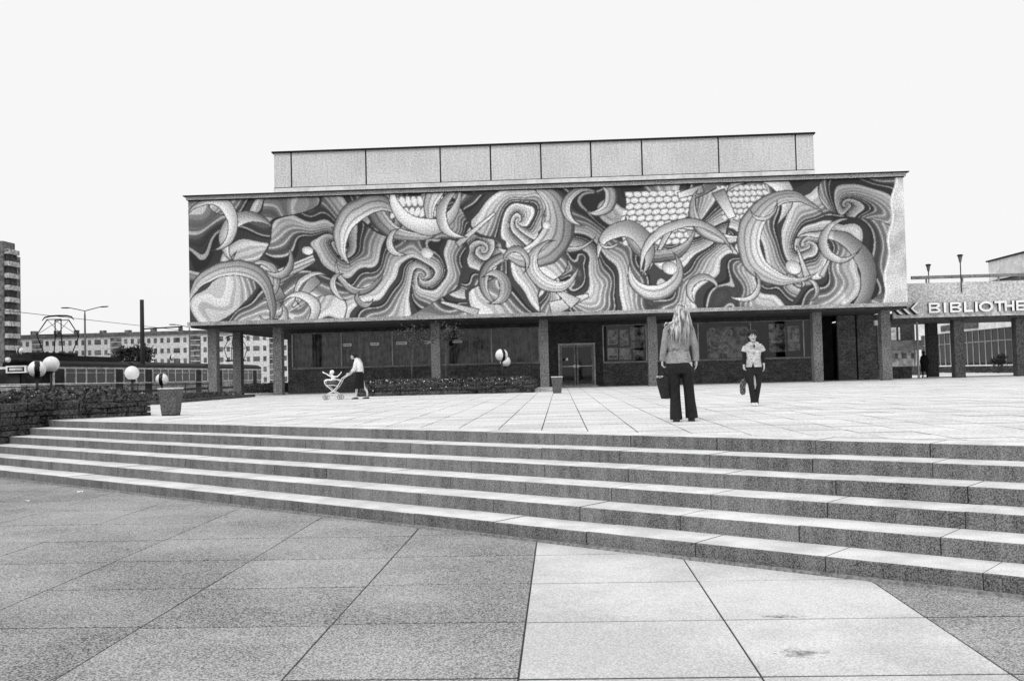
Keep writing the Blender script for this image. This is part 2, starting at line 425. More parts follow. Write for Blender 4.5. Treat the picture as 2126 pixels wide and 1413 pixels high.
# ================================================================== LEFT PLANTER (stone wall, hedge, flowers)
P0 = onz(312, 862).xy; P1 = Vector((-10.97, 21.27)); P2 = Vector((-11.47, 19.85)); P3 = Vector((-12.4, 17.2))
planter = thing('stone_planter', 'long raised planter of dark rough stone beside the left end of the steps', 'planter')
core = [tuple(P0+Vector((-.12,.10))), (-14.6, 30.5), (-20, 33), (-21, 17.4), tuple(P3+Vector((-.15,.1))), tuple(P2+Vector((-.15,.03))), tuple(P1+Vector((-.14,.05)))]
core = core[::-1]
MB().poly(core, LOW-.03, .33).obj('planter_core', 'soil', planter)
def stone(mb, org, ud, nd, u0, u1, z0, z1, dep):
    j = lambda s: random.uniform(-s, s)
    a = [(u0, z0), (u1, z0), (u1, z1), (u0, z1)]; vs = []
    for (u, z) in a: p = org+ud*(u+j(.006))-nd*.12; vs.append((p.x, p.y, z+j(.006)))
    for (u, z) in a: p = org+ud*(u+j(.01))+nd*(dep-.02+j(.012)); vs.append((p.x, p.y, z+j(.008)))
    cu, cz = (u0+u1)/2, (z0+z1)/2
    for (u, z) in a: p = org+ud*(cu+(u-cu)*.86)+nd*(dep+j(.014)); vs.append((p.x, p.y, cz+(z-cz)*.74))
    mb.add(vs, [(0,3,2,1)]+[(i,(i+1)%4,4+(i+1)%4,4+i) for i in range(4)]+[(4+i,4+(i+1)%4,8+(i+1)%4,8+i) for i in range(4)]+[(8,9,10,11)])
def stone_face(parent, A, B, z0, z1, hmin, hmax, lmin, lmax, mat, dep=.05):
    A = Vector(A); B = Vector(B); L = (B-A).length; ud = (B-A)/L; nd = Vector((ud.y, -ud.x)); z = z0
    while z < z1-.02:
        h = min(random.uniform(hmin, hmax), z1-z)
        if z1-(z+h) < hmin*.5: h = z1-z
        u = 0.
        while u < L-.01:
            l = min(random.uniform(lmin, lmax), L-u)
            if L-(u+l) < lmin*.5: l = L-u
            mb = MB(); stone(mb, A, ud, nd, u+.006, u+l-.006, z+.005, z+h-.005, random.uniform(.2, 1)*dep)
            mb.obj('stone', mat, parent); u += l
        z += h
stone_face(planter, P1, P0, -.02, .40, .09, .16, .26, .5, 'stone_dark', .07)
stone_face(planter, P2, P1, LOW, .40, .10, .17, .26, .5, 'stone_dark', .07)
stone_face(planter, P3, P2, LOW, .40, .10, .17, .3, .6, 'stone_dark', .07)
def in_planter():
    while 1:
        x, y = rs.uniform(-19, -9.4), rs.uniform(17.3, 31)
        if y < 22.6 and (x > -10.9-(22.6-y)*.33+.55*max(0, y-21.27)): continue
        if y >= 22.6 and x > -9.6-(y-22.6)*.64: continue
        return x, y
hb = MB()
def hedge():
    x, y = in_planter(); h = .27+.22*mnoise.noise(Vector((x*1.7, y*1.7, 0)))
    return x, y, .33+rs.uniform(0, 1)**.7*h
leaves(hb, 14000, hedge, .06); stuff(hb.obj('planter_plants', 'leaf'), 'low dark bedding plants filling the stone planter beside the steps', 'plants')
fb = MB()
def flw():
    x, y = in_planter(); return x, y, .52+.12*mnoise.noise(Vector((x*.9, y*.9, 0)))+rs.uniform(-.06, .1)
leaves(fb, 500, flw, .028); stuff(fb.obj('planter_flowers', 'flower'), 'pale blossoms dotted over the bedding plants in the stone planter', 'flowers')
# bed and kerb running on to the building, with its own ground cover
bed = thing('planting_bed', 'sunken planting bed with low dark kerb beside the corner column', 'planting bed')
MB().box(-18.4, -13.9, 33.5, 44.2, -.02, .05).obj('soil', 'soil', bed)
for (a, b) in (((-13.9, 33.4), (-13.8, 44.3)), ((-18.4, 44.3), (-13.8, 44.35))):
    A, B = Vector(a), Vector(b); n = int((B-A).length/1.0)
    for k in range(n):
        p = A+(B-A)*(k/n); q = A+(B-A)*((k+.98)/n); t = (q-p).normalized(); nv = Vector((-t.y, t.x))*.09
        MB().poly([tuple(p-nv), tuple(q-nv), tuple(q+nv), tuple(p+nv)], -.03, .12, 0, .01).obj('kerb_stone', 'concrete_dark', bed)
gb = MB(); leaves(gb, 7000, lambda: (rs.uniform(-18.2, -14.1), rs.uniform(33.6, 44), .06+rs.uniform(0, .22)), .05)
stuff(gb.obj('bed_plants', 'leaf'), 'low ground cover in the sunken bed by the corner column', 'plants')
hb2 = MB(); leaves(hb2, 9000, lambda: (rs.uniform(-18.5, -12.9), rs.uniform(56, 60), rs.uniform(0, .55)), .07)
stuff(hb2.obj('passage_hedge', 'leaf'), 'dark clipped hedge beyond the open passage under the mural', 'hedge')

# ================================================================== CULTURAL HALL WITH MURAL
hall = thing('cultural_hall', 'flat roofed hall with a long mural box carried over a recessed brick ground floor', 'building')
YP, YC, YW = 46.4, 47.3, 51.2
def XW(x, Y=YW, y=780): return ony(x, y, Y).x
XL, XR = ony(388.5, 674, YP-.12).x, ony(1891, 637, YP-.12).x
zlb = (ony(388.5, 674, YP-.12).z+ony(1891, 637, YP-.12).z)/2; zlt = zlb+.17
zct = (ony(383, 403, YP-.2).z+ony(1887, 357.5, YP-.2).z)/2
XPL, XPR = XL+.09, ony(1880, 500, YP).x
DEP = 19.0
MB().box(XL, XR, YP-.12, YP+DEP, zlb, zlt).obj('ledge', 'ledge', hall)
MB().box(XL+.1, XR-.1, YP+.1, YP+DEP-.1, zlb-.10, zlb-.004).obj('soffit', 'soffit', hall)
MB().box(XPL, XPR, YP+.03, YP+DEP-.1, zlt+.003, zct-.26).obj('mural_box', 'render_dark', hall)
MB().box(XL+.02, XPR+.1, YP-.10, YP+DEP, zct-.21, zct-.05).obj('cornice', 'cornice', hall)
MB().box(XL-.10, XPR+.22, YP-.2, YP+DEP+.1, zct-.047, zct).obj('roof_edge', 'black_metal', hall)
MB().box(XPL, XPR+.03, YP-.045, YP+.02, zct-.262, zct-.213).obj('shadow_strip', 'black_metal', hall)  # black strip painting in the shadow line below the cornice
# --- the mural: an abstract stand-in painted tone by tone on a fine grid
NX, NZ = 1240, 214
MW_, MH_ = XPR-XPL, (zct-.262)-(zlt+.004)
AR = MW_/MH_
gx, gz = np.meshgrid(np.linspace(0, AR, NX), np.linspace(0, 1, NZ))
def snoise(seed, f, amp=1., oct=3):
    r = np.random.RandomState(seed); out = np.zeros_like(gx)
    for o in range(oct):
        for _ in range(5):
            a = r.uniform(0, 2*math.pi); k = f*2**o*r.uniform(.7, 1.3); out += amp/2**o/3*np.sin(k*(gx*math.cos(a)+gz*math.sin(a))*2*math.pi+r.uniform(0, 6.28))
    return out
def swirl(cs, w=.06, seed=1):
    X = gx+w*snoise(seed, .9); Z = gz+w*snoise(seed+1, .9); ph = np.zeros_like(gx)
    for (cx, cz, mm, nn_) in cs:
        th_ = np.arctan2(Z-cz, X-cx); r = np.hypot(X-cx, Z-cz)+.02; ph += mm*th_+nn_*np.log(r)
    return ph
def shade(ph, lo=.05, hi=.9, g=1.25, hatch=.22, fine=7, edge=.08):
    s = (ph/(2*math.pi)) % 1; t = lo+(hi-lo)*s**g
    t *= 1-hatch*(np.sin(ph*fine) > .35)*(s > .1)*(s < .9)
    t = np.where((np.sin(ph*fine) < -.86) & (s < .55), t+.35, t)
    return np.where((s > 1-edge) | (s < edge*.4), .03, t)
A = shade(swirl([(.35, .45, 3, 8), (1.2, .62, -3, 7), (2.0, .35, 3, -8), (2.75, .7, -3, 7), (3.5, .35, 3, 8), (4.3, .6, -3, -7), (5.1, .45, 3, 8)], .10, 3), .0, 1.0, 1.7, .38, 6, .10)
B = shade(swirl([(.8, .2, -2, 7), (1.6, .8, 3, -6), (2.4, .5, -2, 9), (3.1, .2, 2, -7), (3.9, .75, -3, 8), (4.8, .25, 2, -8), (5.4, .7, 2, 7)], .12, 9), .0, .85, 1.6, .38, 7, .10)
sel = snoise(21, .55)+.12*np.sin(gx*5)
T = np.where(sel > .05, A, B)
T[np.abs(sel-.05) < .02] = .03
low = snoise(33, .42); T *= np.clip(1.02+.6*low, .5, 1.2)
def cat(pts, n=100):
    P = np.array(pts, float); P = np.vstack([2*P[0]-P[1], P, 2*P[-1]-P[-2]]); out = []
    for i in range(1, len(P)-2):
        for t in np.linspace(0, 1, max(4, n//(len(P)-3)), endpoint=False):
            a, b, c, d = P[i-1], P[i], P[i+1], P[i+2]
            out.append(.5*((2*b)+(c-a)*t+(2*a-5*b+4*c-d)*t*t+(3*b-a-3*c+d)*t**3))
    out.append(P[-2]); return np.array(out)
def ribbon(pts, w0, wm, w1, light=.85, dark=.08, flip=1, lines=0, edge=.13, g=1.9):
    S = cat(pts); K = len(S); t = np.linspace(0, 1, K)
    W_ = np.where(t < .5, w0+(wm-w0)*np.sin(t*math.pi)**.8, w1+(wm-w1)*np.sin(t*math.pi)**.8)
    tg = np.gradient(S, axis=0); tg /= np.linalg.norm(tg, axis=1)[:, None]+1e-9; mxw = W_.max()+.01
    i0 = np.searchsorted(gx[0], S[:, 0].min()-mxw); i1 = np.searchsorted(gx[0], S[:, 0].max()+mxw)
    j0 = np.searchsorted(gz[:, 0], S[:, 1].min()-mxw); j1 = np.searchsorted(gz[:, 0], S[:, 1].max()+mxw)
    if i1 <= i0 or j1 <= j0: return
    X, Z = gx[j0:j1, i0:i1], gz[j0:j1, i0:i1]; best = np.full(X.shape, 9.); U = np.zeros(X.shape); TT = np.zeros(X.shape)
    for k in range(K):
        dx, dz = X-S[k, 0], Z-S[k, 1]; d = np.hypot(dx, dz)/max(W_[k], 1e-4); mk = d < best
        best[mk] = d[mk]; sd_ = np.sign(tg[k, 0]*dz-tg[k, 1]*dx); U[mk] = (d*sd_)[mk]; TT[mk] = t[k]
    ins = best < 1; u = np.clip(U*flip, -1, 1); q = .5+.5*u
    q = np.clip(q+.10*np.sin(TT*17)*(1-q), 0, 1)
    tone = dark+(light-dark)*np.clip(1.15*q**g, 0, 1)*(.7+.3*np.sin(TT*3.1))
    if lines: tone *= 1-.6*((np.sin(u*math.pi*(lines+1.5)+2.2*np.sin(TT*4)) > .45) & (q < .85))
    tone = np.where(best > 1-edge, .03, tone); T[j0:j1, i0:i1][ins] = tone[ins]
def disc(cx, cz, rx, rz, ang=0, light=.85, dark=.1, rings=0, hx=-.3, hz=.35):
    c, s = math.cos(ang), math.sin(ang); X, Z = gx-cx, gz-cz
    a, b = (X*c+Z*s)/rx, (-X*s+Z*c)/rz; r = np.hypot(a, b); ins = r < 1
    q = np.clip(np.hypot(a-hx, b-hz)/1.35, 0, 1); tone = light+(dark-light)*q**1.3
    if rings: tone = np.where(np.sin(r*math.pi*rings*2) > .35, tone, tone*.3)
    tone = np.where(r > .93, .03, tone); T[ins] = tone[ins]
def scales(x0, x1, z0, z1, nx, nz, skew, light=.85):
    X = gx-x0-skew*(gz-z0)+.02*np.sin(gz*20); f = X/(x1-x0); q = (gz-z0)/(z1-z0); ins = (f > 0) & (f < 1) & (q > 0) & (q < 1)
    row = np.floor(q*nz); a = (f*nx+.5*(row % 2)) % 1-.5; b = (q*nz) % 1-.5; r = np.hypot(a*1.8, b*1.9)
    T[ins] = np.where(r < .86, light*(1-.3*r+.2*b), .10)[ins]
MR = random.Random(12)
def lune(cx, cz, r, ox, oz, k, a0, light=.9, dark=.05, hatch=5, g=1.3):
    """crescent: inside one circle, outside another; brushed tone with contour lines"""
    X, Z = gx+.012*WN1-cx, gz+.012*WN2-cz; d1 = np.hypot(X, Z)/r; d2 = np.hypot(X-ox*r, Z-oz*r)/(r*k); ins = (d1 < 1) & (d2 > 1)
    th_ = np.arctan2(Z, X); along = .5+.5*np.cos(th_-a0); acr = np.clip((1-d1)/np.maximum((1-d1)+(d2-1)*k, 1e-4), 0, 1)
    tone = dark+(light-dark)*np.clip(.30*along+1.0*acr**g*(.55+.45*along), 0, 1)
    if hatch: tone = np.where((np.sin(acr*math.pi*2*hatch) > .62) & (acr < .9), tone*.42, tone)
    tone = np.where((d1 > 1-.022/r*.35) | (d2 < 1+.022/(r*k)*.35), .03, tone); T[ins] = tone[ins]
def facet(pts, light, dark, ang, stripes=0):
    P = np.array(pts); ins = np.ones_like(gx, bool); n = len(P)
    if sum(P[i][0]*P[(i+1) % n][1]-P[(i+1) % n][0]*P[i][1] for i in range(n)) < 0: P = P[::-1]
    em = np.full_like(gx, 9.)
    for i in range(n):
        a, b = P[i], P[(i+1) % n]; d = ((b[0]-a[0])*(gz-a[1])-(b[1]-a[1])*(gx-a[0]))/math.hypot(*(b-a)); ins &= d >= 0; em = np.minimum(em, d)
    q = gx*math.cos(ang)+gz*math.sin(ang); lo_, hi_ = (P@np.array([math.cos(ang), math.sin(ang)])).min(), (P@np.array([math.cos(ang), math.sin(ang)])).max(); f = (q-lo_)/(hi_-lo_)
    tone = light+(dark-light)*f
    if stripes: tone = np.where((f*stripes) % 1 > .72, .06, tone)
    tone = np.where(em < .008, .03, tone); T[ins] = tone[ins]
WN1, WN2 = snoise(61, 1.6), snoise(62, 1.6)
MR = random.Random(31)
scales(AR*.285, AR*.36, .80, .985, 9, 2, .2, .9); scales(AR*.61, AR*.70, .52, .96, 8, 9, .12, .8); scales(AR*.755, AR*.82, .70, .985, 8, 6, -.15, .72)
for k in range(15):
    x = .2+(AR-.7)*((k*.618+.13) % 1); z = MR.uniform(.08, .9); a = MR.uniform(0, 6.28); L = MR.uniform(.2, .5); w_ = MR.uniform(.05, .16)
    c, s_n = math.cos(a), math.sin(a); t_w = MR.uniform(.1, 1.)
    facet([(x, z), (x+L*c, z+L*s_n), (x+L*c-w_*s_n, z+L*s_n+w_*c), (x-w_*t_w*s_n, z+w_*t_w*c)], MR.uniform(.6, .95), MR.uniform(.05, .4), a+MR.choice((0, 1.57)), MR.choice((0, 0, 4, 6)))
for k in range(40):
    x = .12+(AR-.5)*((k*.618) % 1)+MR.uniform(-.06, .06); z = MR.uniform(.02, .98); r = MR.uniform(.14, .42)*(1. if k < 22 else .55); a = MR.uniform(0, 6.28); o = MR.uniform(.22, .55); kk = MR.uniform(.75, 1.05)
    lune(x, z, r, o*math.cos(a), o*math.sin(a), kk, MR.uniform(0, 6.28), MR.uniform(.75, .98), MR.uniform(.03, .14), MR.choice((0, 2, 3, 4)), MR.uniform(.8, 1.8))
for k in range(5):
    r = MR.uniform(.035, .06); disc(.5+(AR-.9)*(k+.5)/5, MR.uniform(.2, .8), r*MR.uniform(1, 1.5), r, MR.uniform(0, 3), MR.uniform(.8, .95), MR.uniform(.1, .35), 0)
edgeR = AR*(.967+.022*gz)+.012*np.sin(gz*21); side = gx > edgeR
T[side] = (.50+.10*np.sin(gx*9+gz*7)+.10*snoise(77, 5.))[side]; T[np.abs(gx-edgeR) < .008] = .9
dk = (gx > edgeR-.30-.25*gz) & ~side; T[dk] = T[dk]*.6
T = np.clip(1.06*(np.clip(T, 0, 1)**.74)-.03, .02, .95)
T *= 1-.10*((np.abs((gx*MH_*.5) % 1-.5) > .49) | (np.abs((gz*MH_*.5) % 1-.5) > .49))
T[1:-1, 1:-1] = .5*T[1:-1, 1:-1]+.125*(T[:-2, 1:-1]+T[2:, 1:-1]+T[1:-1, :-2]+T[1:-1, 2:])
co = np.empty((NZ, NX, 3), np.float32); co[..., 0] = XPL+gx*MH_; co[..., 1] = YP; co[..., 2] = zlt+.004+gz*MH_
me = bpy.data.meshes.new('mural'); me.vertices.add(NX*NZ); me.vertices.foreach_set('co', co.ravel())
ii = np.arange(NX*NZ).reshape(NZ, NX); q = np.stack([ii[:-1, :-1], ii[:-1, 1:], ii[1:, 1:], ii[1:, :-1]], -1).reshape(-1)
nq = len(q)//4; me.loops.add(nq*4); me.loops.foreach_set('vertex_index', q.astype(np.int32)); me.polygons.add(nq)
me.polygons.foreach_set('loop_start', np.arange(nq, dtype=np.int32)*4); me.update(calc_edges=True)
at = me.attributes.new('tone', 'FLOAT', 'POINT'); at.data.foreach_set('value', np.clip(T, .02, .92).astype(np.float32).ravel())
me.materials.append(MATS['mural']); mo = link('mural', me, hall); mo['label'] = 'abstract black and white mural of sweeping curves'
# --- attic block on the roof
YB = 51.0
ax0, ax1 = ony(569, 350, YB).x, ony(1690, 320, YB).x
azt = (ony(569, 314, YB).z+ony(1690, 279, YB).z)/2; azb = (ony(570, 388, YB).z+ony(1690, 355, YB).z)/2
attic = MB().box(ax0+.05, ax1-.05, YB+.08, YB+9, azb, azt-.05).obj('roof_block', 'joint', hall)
cuts = [569, 604.5, 759.5, 914, 1018.5, 1123, 1227, 1333, 1492.5, 1653, 1690]
for a, b in zip(cuts[:-1], cuts[1:]):
    xa, xb = ony(a, 345, YB).x, ony(b, 330, YB).x
    MB().box(xa+(.045 if a > 569 else 0), xb-(.045 if b < 1690 else 0), YB, YB+.076, azb+.02, azt-.06).obj('facade_panel', 'attic_panel', attic)
MB().box(ax0-.10, ax1+.08, YB-.10, YB+9.1, azt-.045, azt+.03).obj('roof_cap', 'black_metal', attic)
MB().poly([(ax0, YB-.03), (ax1, YB-.03), (ax1-.25, YB+.4), (ax0+.25, YB+.4)], azb-.09, azb+.016).obj('base_rail', 'black_metal', attic)
MB().box(ax0+.4, ax1-.4, YB+1.4, YB+8, zct, azb).obj('plinth', 'roof_white', attic)
MB().box(ax0+.2, ax1-.2, 50.2, 50.4, zct-.03, azb-.17).obj('roof_kerb', 'roof_white', hall)
# --- columns
for x, Y in ((443, YC), (494, YC+4.0), (578, YC), (906, YC), (1131, YC), (1356, YC), (1699, YC), (1841, YC)):
    cx = ony(x, 780, Y).x; MB().cbox(-.21, .21, -.24, .24, 0, zlb-.105, .012).obj('column', 'concrete_column', hall, (cx, Y+.1, .0))
# --- ground floor wall pieces
ZH = zlb-.11
def wallbox(x0, x1, z0, z1, mat='brick', y0=0., y1=.25): MB().box(x0, x1, YW+y0, YW+y1, z0, z1).obj('wall', mat, hall)
xs = {k: XW(k) for k in (598, 608, 710, 816, 897, 916, 1022, 1122, 1160, 1237, 1253, 1345, 1366, 1452, 1561, 1671, 1690, 1708, 1742, 1779, 1783, 1833)}
ZS1, ZS2, ZHD, ZD = 1.30, 1.205, 3.12, 2.23
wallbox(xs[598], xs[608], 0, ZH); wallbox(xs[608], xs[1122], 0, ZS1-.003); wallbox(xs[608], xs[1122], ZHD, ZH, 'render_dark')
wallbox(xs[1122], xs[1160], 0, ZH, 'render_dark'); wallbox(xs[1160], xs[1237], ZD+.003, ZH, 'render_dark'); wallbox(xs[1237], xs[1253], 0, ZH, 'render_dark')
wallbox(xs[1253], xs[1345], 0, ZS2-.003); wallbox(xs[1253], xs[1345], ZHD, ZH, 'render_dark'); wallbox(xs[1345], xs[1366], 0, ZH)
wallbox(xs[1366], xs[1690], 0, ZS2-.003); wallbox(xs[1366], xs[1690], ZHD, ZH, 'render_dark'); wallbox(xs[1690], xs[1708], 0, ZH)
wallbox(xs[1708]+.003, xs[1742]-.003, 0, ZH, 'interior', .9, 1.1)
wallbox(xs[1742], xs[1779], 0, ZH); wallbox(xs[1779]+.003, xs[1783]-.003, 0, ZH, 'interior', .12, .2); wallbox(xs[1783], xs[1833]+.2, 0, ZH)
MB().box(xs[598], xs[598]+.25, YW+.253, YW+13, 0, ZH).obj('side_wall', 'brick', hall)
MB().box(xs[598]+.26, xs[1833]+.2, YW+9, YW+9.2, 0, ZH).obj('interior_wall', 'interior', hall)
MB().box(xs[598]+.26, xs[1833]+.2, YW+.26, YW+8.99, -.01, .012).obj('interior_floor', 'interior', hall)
MB().box(xs[1833]+.005, xs[1833]+.2, YW+.253, YW+8.99, .015, ZH).obj('side_wall', 'brick', hall)
def window(cuts, zs, zh, fm='frame_light', mull=.06):
    w_ = MB(); x0, x1 = cuts[0], cuts[-1]
    w_.box(x0, x1, YW-.03, YW+.09, zs, zs+.045)
    o = w_.obj('window', 'frame_mid', hall); MB().box(x0, x1, YW-.0, YW+.09, zh-.05, zh).obj('head_bar', 'frame_mid', o)
    for c in cuts:
        MB().box(c-mull/2, c+mull/2, YW-.035, YW+.085, zs+.047, zh-.052).obj('mullion', fm, o)
    for a, b in zip(cuts[:-1], cuts[1:]):
        MB().box(a+mull/2+.002, b-mull/2-.002, YW+.04, YW+.052, zs+.048, zh-.053).obj('pane', 'glass', o)
    MB().box(x0-.03, x1+.03, YW-.09, YW-.032, zs-.045, zs+.012).obj('sill', 'sill', o)
    return o
w1 = window([xs[608], xs[710], xs[816], (xs[897]+xs[916])/2, xs[1022], xs[1122]-.03], ZS1, ZHD)
w2 = window([xs[1253]+.03, xs[1345]-.03], ZS2, ZHD); w3 = window([xs[1366], xs[1452], xs[1561], xs[1671], xs[1690]-.02], ZS2, ZHD)
MB().box(xs[1253]+.065, xs[1253]+.20, YW+.02, YW+.036, ZS2+.06, ZHD-.06).obj('dark_strip', 'black_metal', w2)
def curtain(x0, x1, z0, z1, dy, parent):
    n = int((x1-x0)/.06); vs = []
    for i in range(n+1):
        x = x0+(x1-x0)*i/n; y = YW+dy+.05*math.sin(i*1.9)+.02*math.sin(i*.7)
        vs += [(x, y, z0), (x, y+.03, z1)]
    MB().add(vs, [(2*i, 2*i+2, 2*i+3, 2*i+1) for i in range(n)], 0, True).obj('curtain', 'curtain', parent)
for a, b in ((600, 712), (712, 815), (815, 905), (905, 1020), (1020, 1125)): curtain(XW(a), XW(b), ZS1+.05, ZHD-.05, .5, w1)
# --- glazed entrance doors
door = MB(); dx0, dx1 = xs[1160], xs[1237]; dm = XW(1197)
door.box(dx0, dx0+.09, YW-.06, YW+.1, 0, ZD); door.box(dx1-.09, dx1, YW-.06, YW+.1, 0, ZD); door.box(dx0+.09, dx1-.09, YW-.06, YW+.1, ZD-.1, ZD)
do = door.obj('entrance_door', 'frame_light', hall)
for a, b, hs in ((dx0+.1, dm-.02, 1), (dm+.02, dx1-.1, -1)):
    l = MB(); l.box(a, a+.09, YW-.03, YW+.03, .03, ZD-.11); l.box(b-.09, b, YW-.03, YW+.03, .03, ZD-.11); l.box(a+.09, b-.09, YW-.03, YW+.03, .03, .15); l.box(a+.09, b-.09, YW-.03, YW+.03, ZD-.2, ZD-.11)
    l.obj('door_leaf', 'frame_mid', do)
    MB().box(a+.092, b-.092, YW-.006, YW+.006, .152, ZD-.202).obj('pane', 'glass', do)
    hd = MB(); hd.tube([(a+.05, YW-.09, 1.05), (b-.05, YW-.09, 1.05)], .022, 6); hx = b-.07 if hs > 0 else a+.07; hd.box(hx-.06, hx+.06, YW-.12, YW-.032, .98, 1.12)
    hd.obj('push_bar', 'white_paint', do)
MB().box(dx0-.1, dx1+.1, YW-.5, YW-.062, 0, .07).obj('threshold', 'frame_light', do)
tag(MB().box(XW(1166), XW(1180), YW-.05, YW-.04, 1.35, 1.50).obj('notice', 'poster_c'), 'small pale notice on the left glazed entrance door leaf', 'notice')
# --- plates, posters and displays in the windows
for k, (a, b) in enumerate(((714, 731), (770, 788), (824, 846), (881, 896), (941, 961))):
    o = MB(); za = ony((a+b)/2, 718.5-(a-714)*.032, YW).z; xa, xb = XW(a), XW(b)
    o.box(xa, xb, YW+.020, YW+.038, za, za+.15)
    for j in range(4): o.box(xa+.05+j*(xb-xa-.1)/4, xa+.05+(j+.55)*(xb-xa-.1)/4, YW+.017, YW+.02, za+.05, za+.10, 1)
    tag(o.obj('window_sign', ['sign_white', 'interior']), 'small white plate hung in the long curtained window', 'sign', 'plates in the curtained window')
def poster(x0, x1, y0, y1, mat, lab, grp=None, border=True, dy=.058):
    xa, xb = XW(x0), XW(x1); zt, zb = ony((x0+x1)/2, y0, YW).z, ony((x0+x1)/2, y1, YW).z
    o = MB(); o.box(xa, xb, YW+dy, YW+dy+.02, zb, zt)
    if border:
        g = .045; o.box(xa+g, xb-g, YW+dy-.004, YW+dy, zb+g, zb+(zt-zb)*.32, 1); o.box(xa+g, xb-g, YW+dy-.004, YW+dy, zb+(zt-zb)*.38, zt-g, 2)
    return tag(o.obj('poster', [mat, 'poster_b', 'poster_a']), lab, 'poster', grp)
G1 = 'posters in the window beside the entrance'
for r in ((1264, 1285, 684, 715, 'poster_c', 'palest tall poster in the window beside the entrance doors'), (1289, 1307, 684, 718, 'poster_a', 'slim middle grey poster in the window beside the entrance doors'),
          (1311, 1341, 678, 722, 'poster_b', 'largest dark poster in the window beside the entrance doors'), (1263, 1284, 722, 745, 'poster_c', 'small pale poster below the palest tall poster beside the entrance'),
          (1287, 1312, 722, 746, 'poster_a', 'squarish grey poster below the slim grey poster beside the entrance'), (1316, 1338, 726, 746, 'poster_b', 'small dark poster below the largest dark poster beside the entrance')): poster(*r, G1)
poster(1600, 1634, 672, 730, 'poster_a', 'tall dim poster in the wide window nearest the dark doorway')
poster(1638, 1664, 676, 728, 'poster_b', 'narrow dark poster next to the tall dim poster in the wide window')
# sculptural wall display seen through the wide window
M('display_pale', .75, amp=.4, scale=6)
dsp = thing('window_display', 'big pale display of rings and rods standing inside the wide shop window', 'display')
xa, xb = XW(1471), XW(1556)
MB().box(xa, xb, YW+.16, YW+.2, ZS2+.06, ZHD-.25).obj('backing_board', 'poster_b', dsp)
for k in range(7):
    cx = xa+.15+(xb-xa-.3)*random.random(); cz = ZS2+.5+1.2*random.random(); r = random.uniform(.12, .34)
    MB().tube([(cx+r*math.cos(a*math.pi/12), YW+.12, cz+r*math.sin(a*math.pi/12)) for a in range(25)], random.uniform(.03, .07), 6, 0, True, False).obj('ring', 'display_pale', dsp)
for k in range(9):
    cx = xa+.1+(xb-xa-.2)*k/8; MB().tube([(cx, YW+.10, ZS2+.06), (cx+random.uniform(-.1, .1), YW+.10, ZS2+random.uniform(.3, .7))], .025, 6).obj('rod', 'display_pale', dsp)
pl = thing('pendant_lamp', 'small white pendant lamp hanging behind the curtained window', 'lamp', loc=(XW(689), YW+.35, ony(689, 687, YW).z))
MB().ball((0, 0, 0), .09).obj('shade', 'globe_white', pl); MB().tube([(0, 0, .08), (0, 0, .35)], .006, 5).obj('cable', 'pole_dark', pl)
tag(MB().tube([(XW(1825), YW-.06, .75), (XW(1825), YW-.06, 3.0)], .035, 8).obj('downpipe', 'frame_mid'), 'slim pale downpipe on the brick wall near the end column', 'pipe')
tag(MB().box(XW(1817), XW(1824), YW-.2, YW-.003, 2.72, 2.98).obj('wall_lamp', 'white_paint'), 'small white box lamp on the brick wall above the downpipe', 'lamp')

# ================================================================== CENTRE PLANTER WITH SAPLINGS AND GLOBES
cpl = thing('flower_planter', 'stepped stone flower planter under the long curtained window', 'planter')
px0, px1, pf = onz(752, 822).x, onz(1108, 815).x, 38.9
MB().box(px0+.14, px1-.14, pf+.5, 46.6, 0, .42).obj('planter_core', 'soil', cpl)
for k in range(3):
    z0, z1 = .155*k, .155*(k+1); yy = pf+.22*k; i_ = .05*k
    stone_face(cpl, (px0+i_, yy), (px1-i_, yy), z0, z1, .15, .16, .35, .75, 'stone_mid', .10)
    stone_face(cpl, (px1-i_, yy), (px1-i_, 46.6), z0, z1, .15, .16, .5, .9, 'stone_mid', .08)
    stone_face(cpl, (px0+i_, 46.6), (px0+i_, yy), z0, z1, .15, .16, .5, .9, 'stone_mid', .08)
MB().box(px1-.12, px1+.75, pf+.6, 44, 0, .13).obj('plinth', 'ledge', cpl)
cb_ = MB()
leaves(cb_, 5000, lambda: (rs.uniform(px0+.2, px1-.2), rs.uniform(pf+.5, 46), .42+rs.uniform(0, .22)), .06)
leaves(cb_, 900, lambda: (rs.uniform(px0+.1, px1-.1), pf+.22*rs.randint(0, 3)+rs.uniform(-.02, .12), rs.uniform(.12, .5)), .05)
stuff(cb_.obj('planter_plants', 'leaf'), 'dark low plants growing in the stepped stone flower planter', 'plants')
cf = MB(); leaves(cf, 170, lambda: (rs.uniform(px0+.2, px1-.2), rs.uniform(pf+.45, pf+1.6), .50+rs.uniform(-.06, .12)), .045)
leaves(cf, 60, lambda: (rs.uniform(px0+.1, px1-.1), pf+.22*rs.randint(0, 3)-.02, rs.uniform(.14, .40)), .035)
stuff(cf.obj('planter_flowers', 'flower'), 'small white flowers along the stepped stone flower planter', 'flowers')
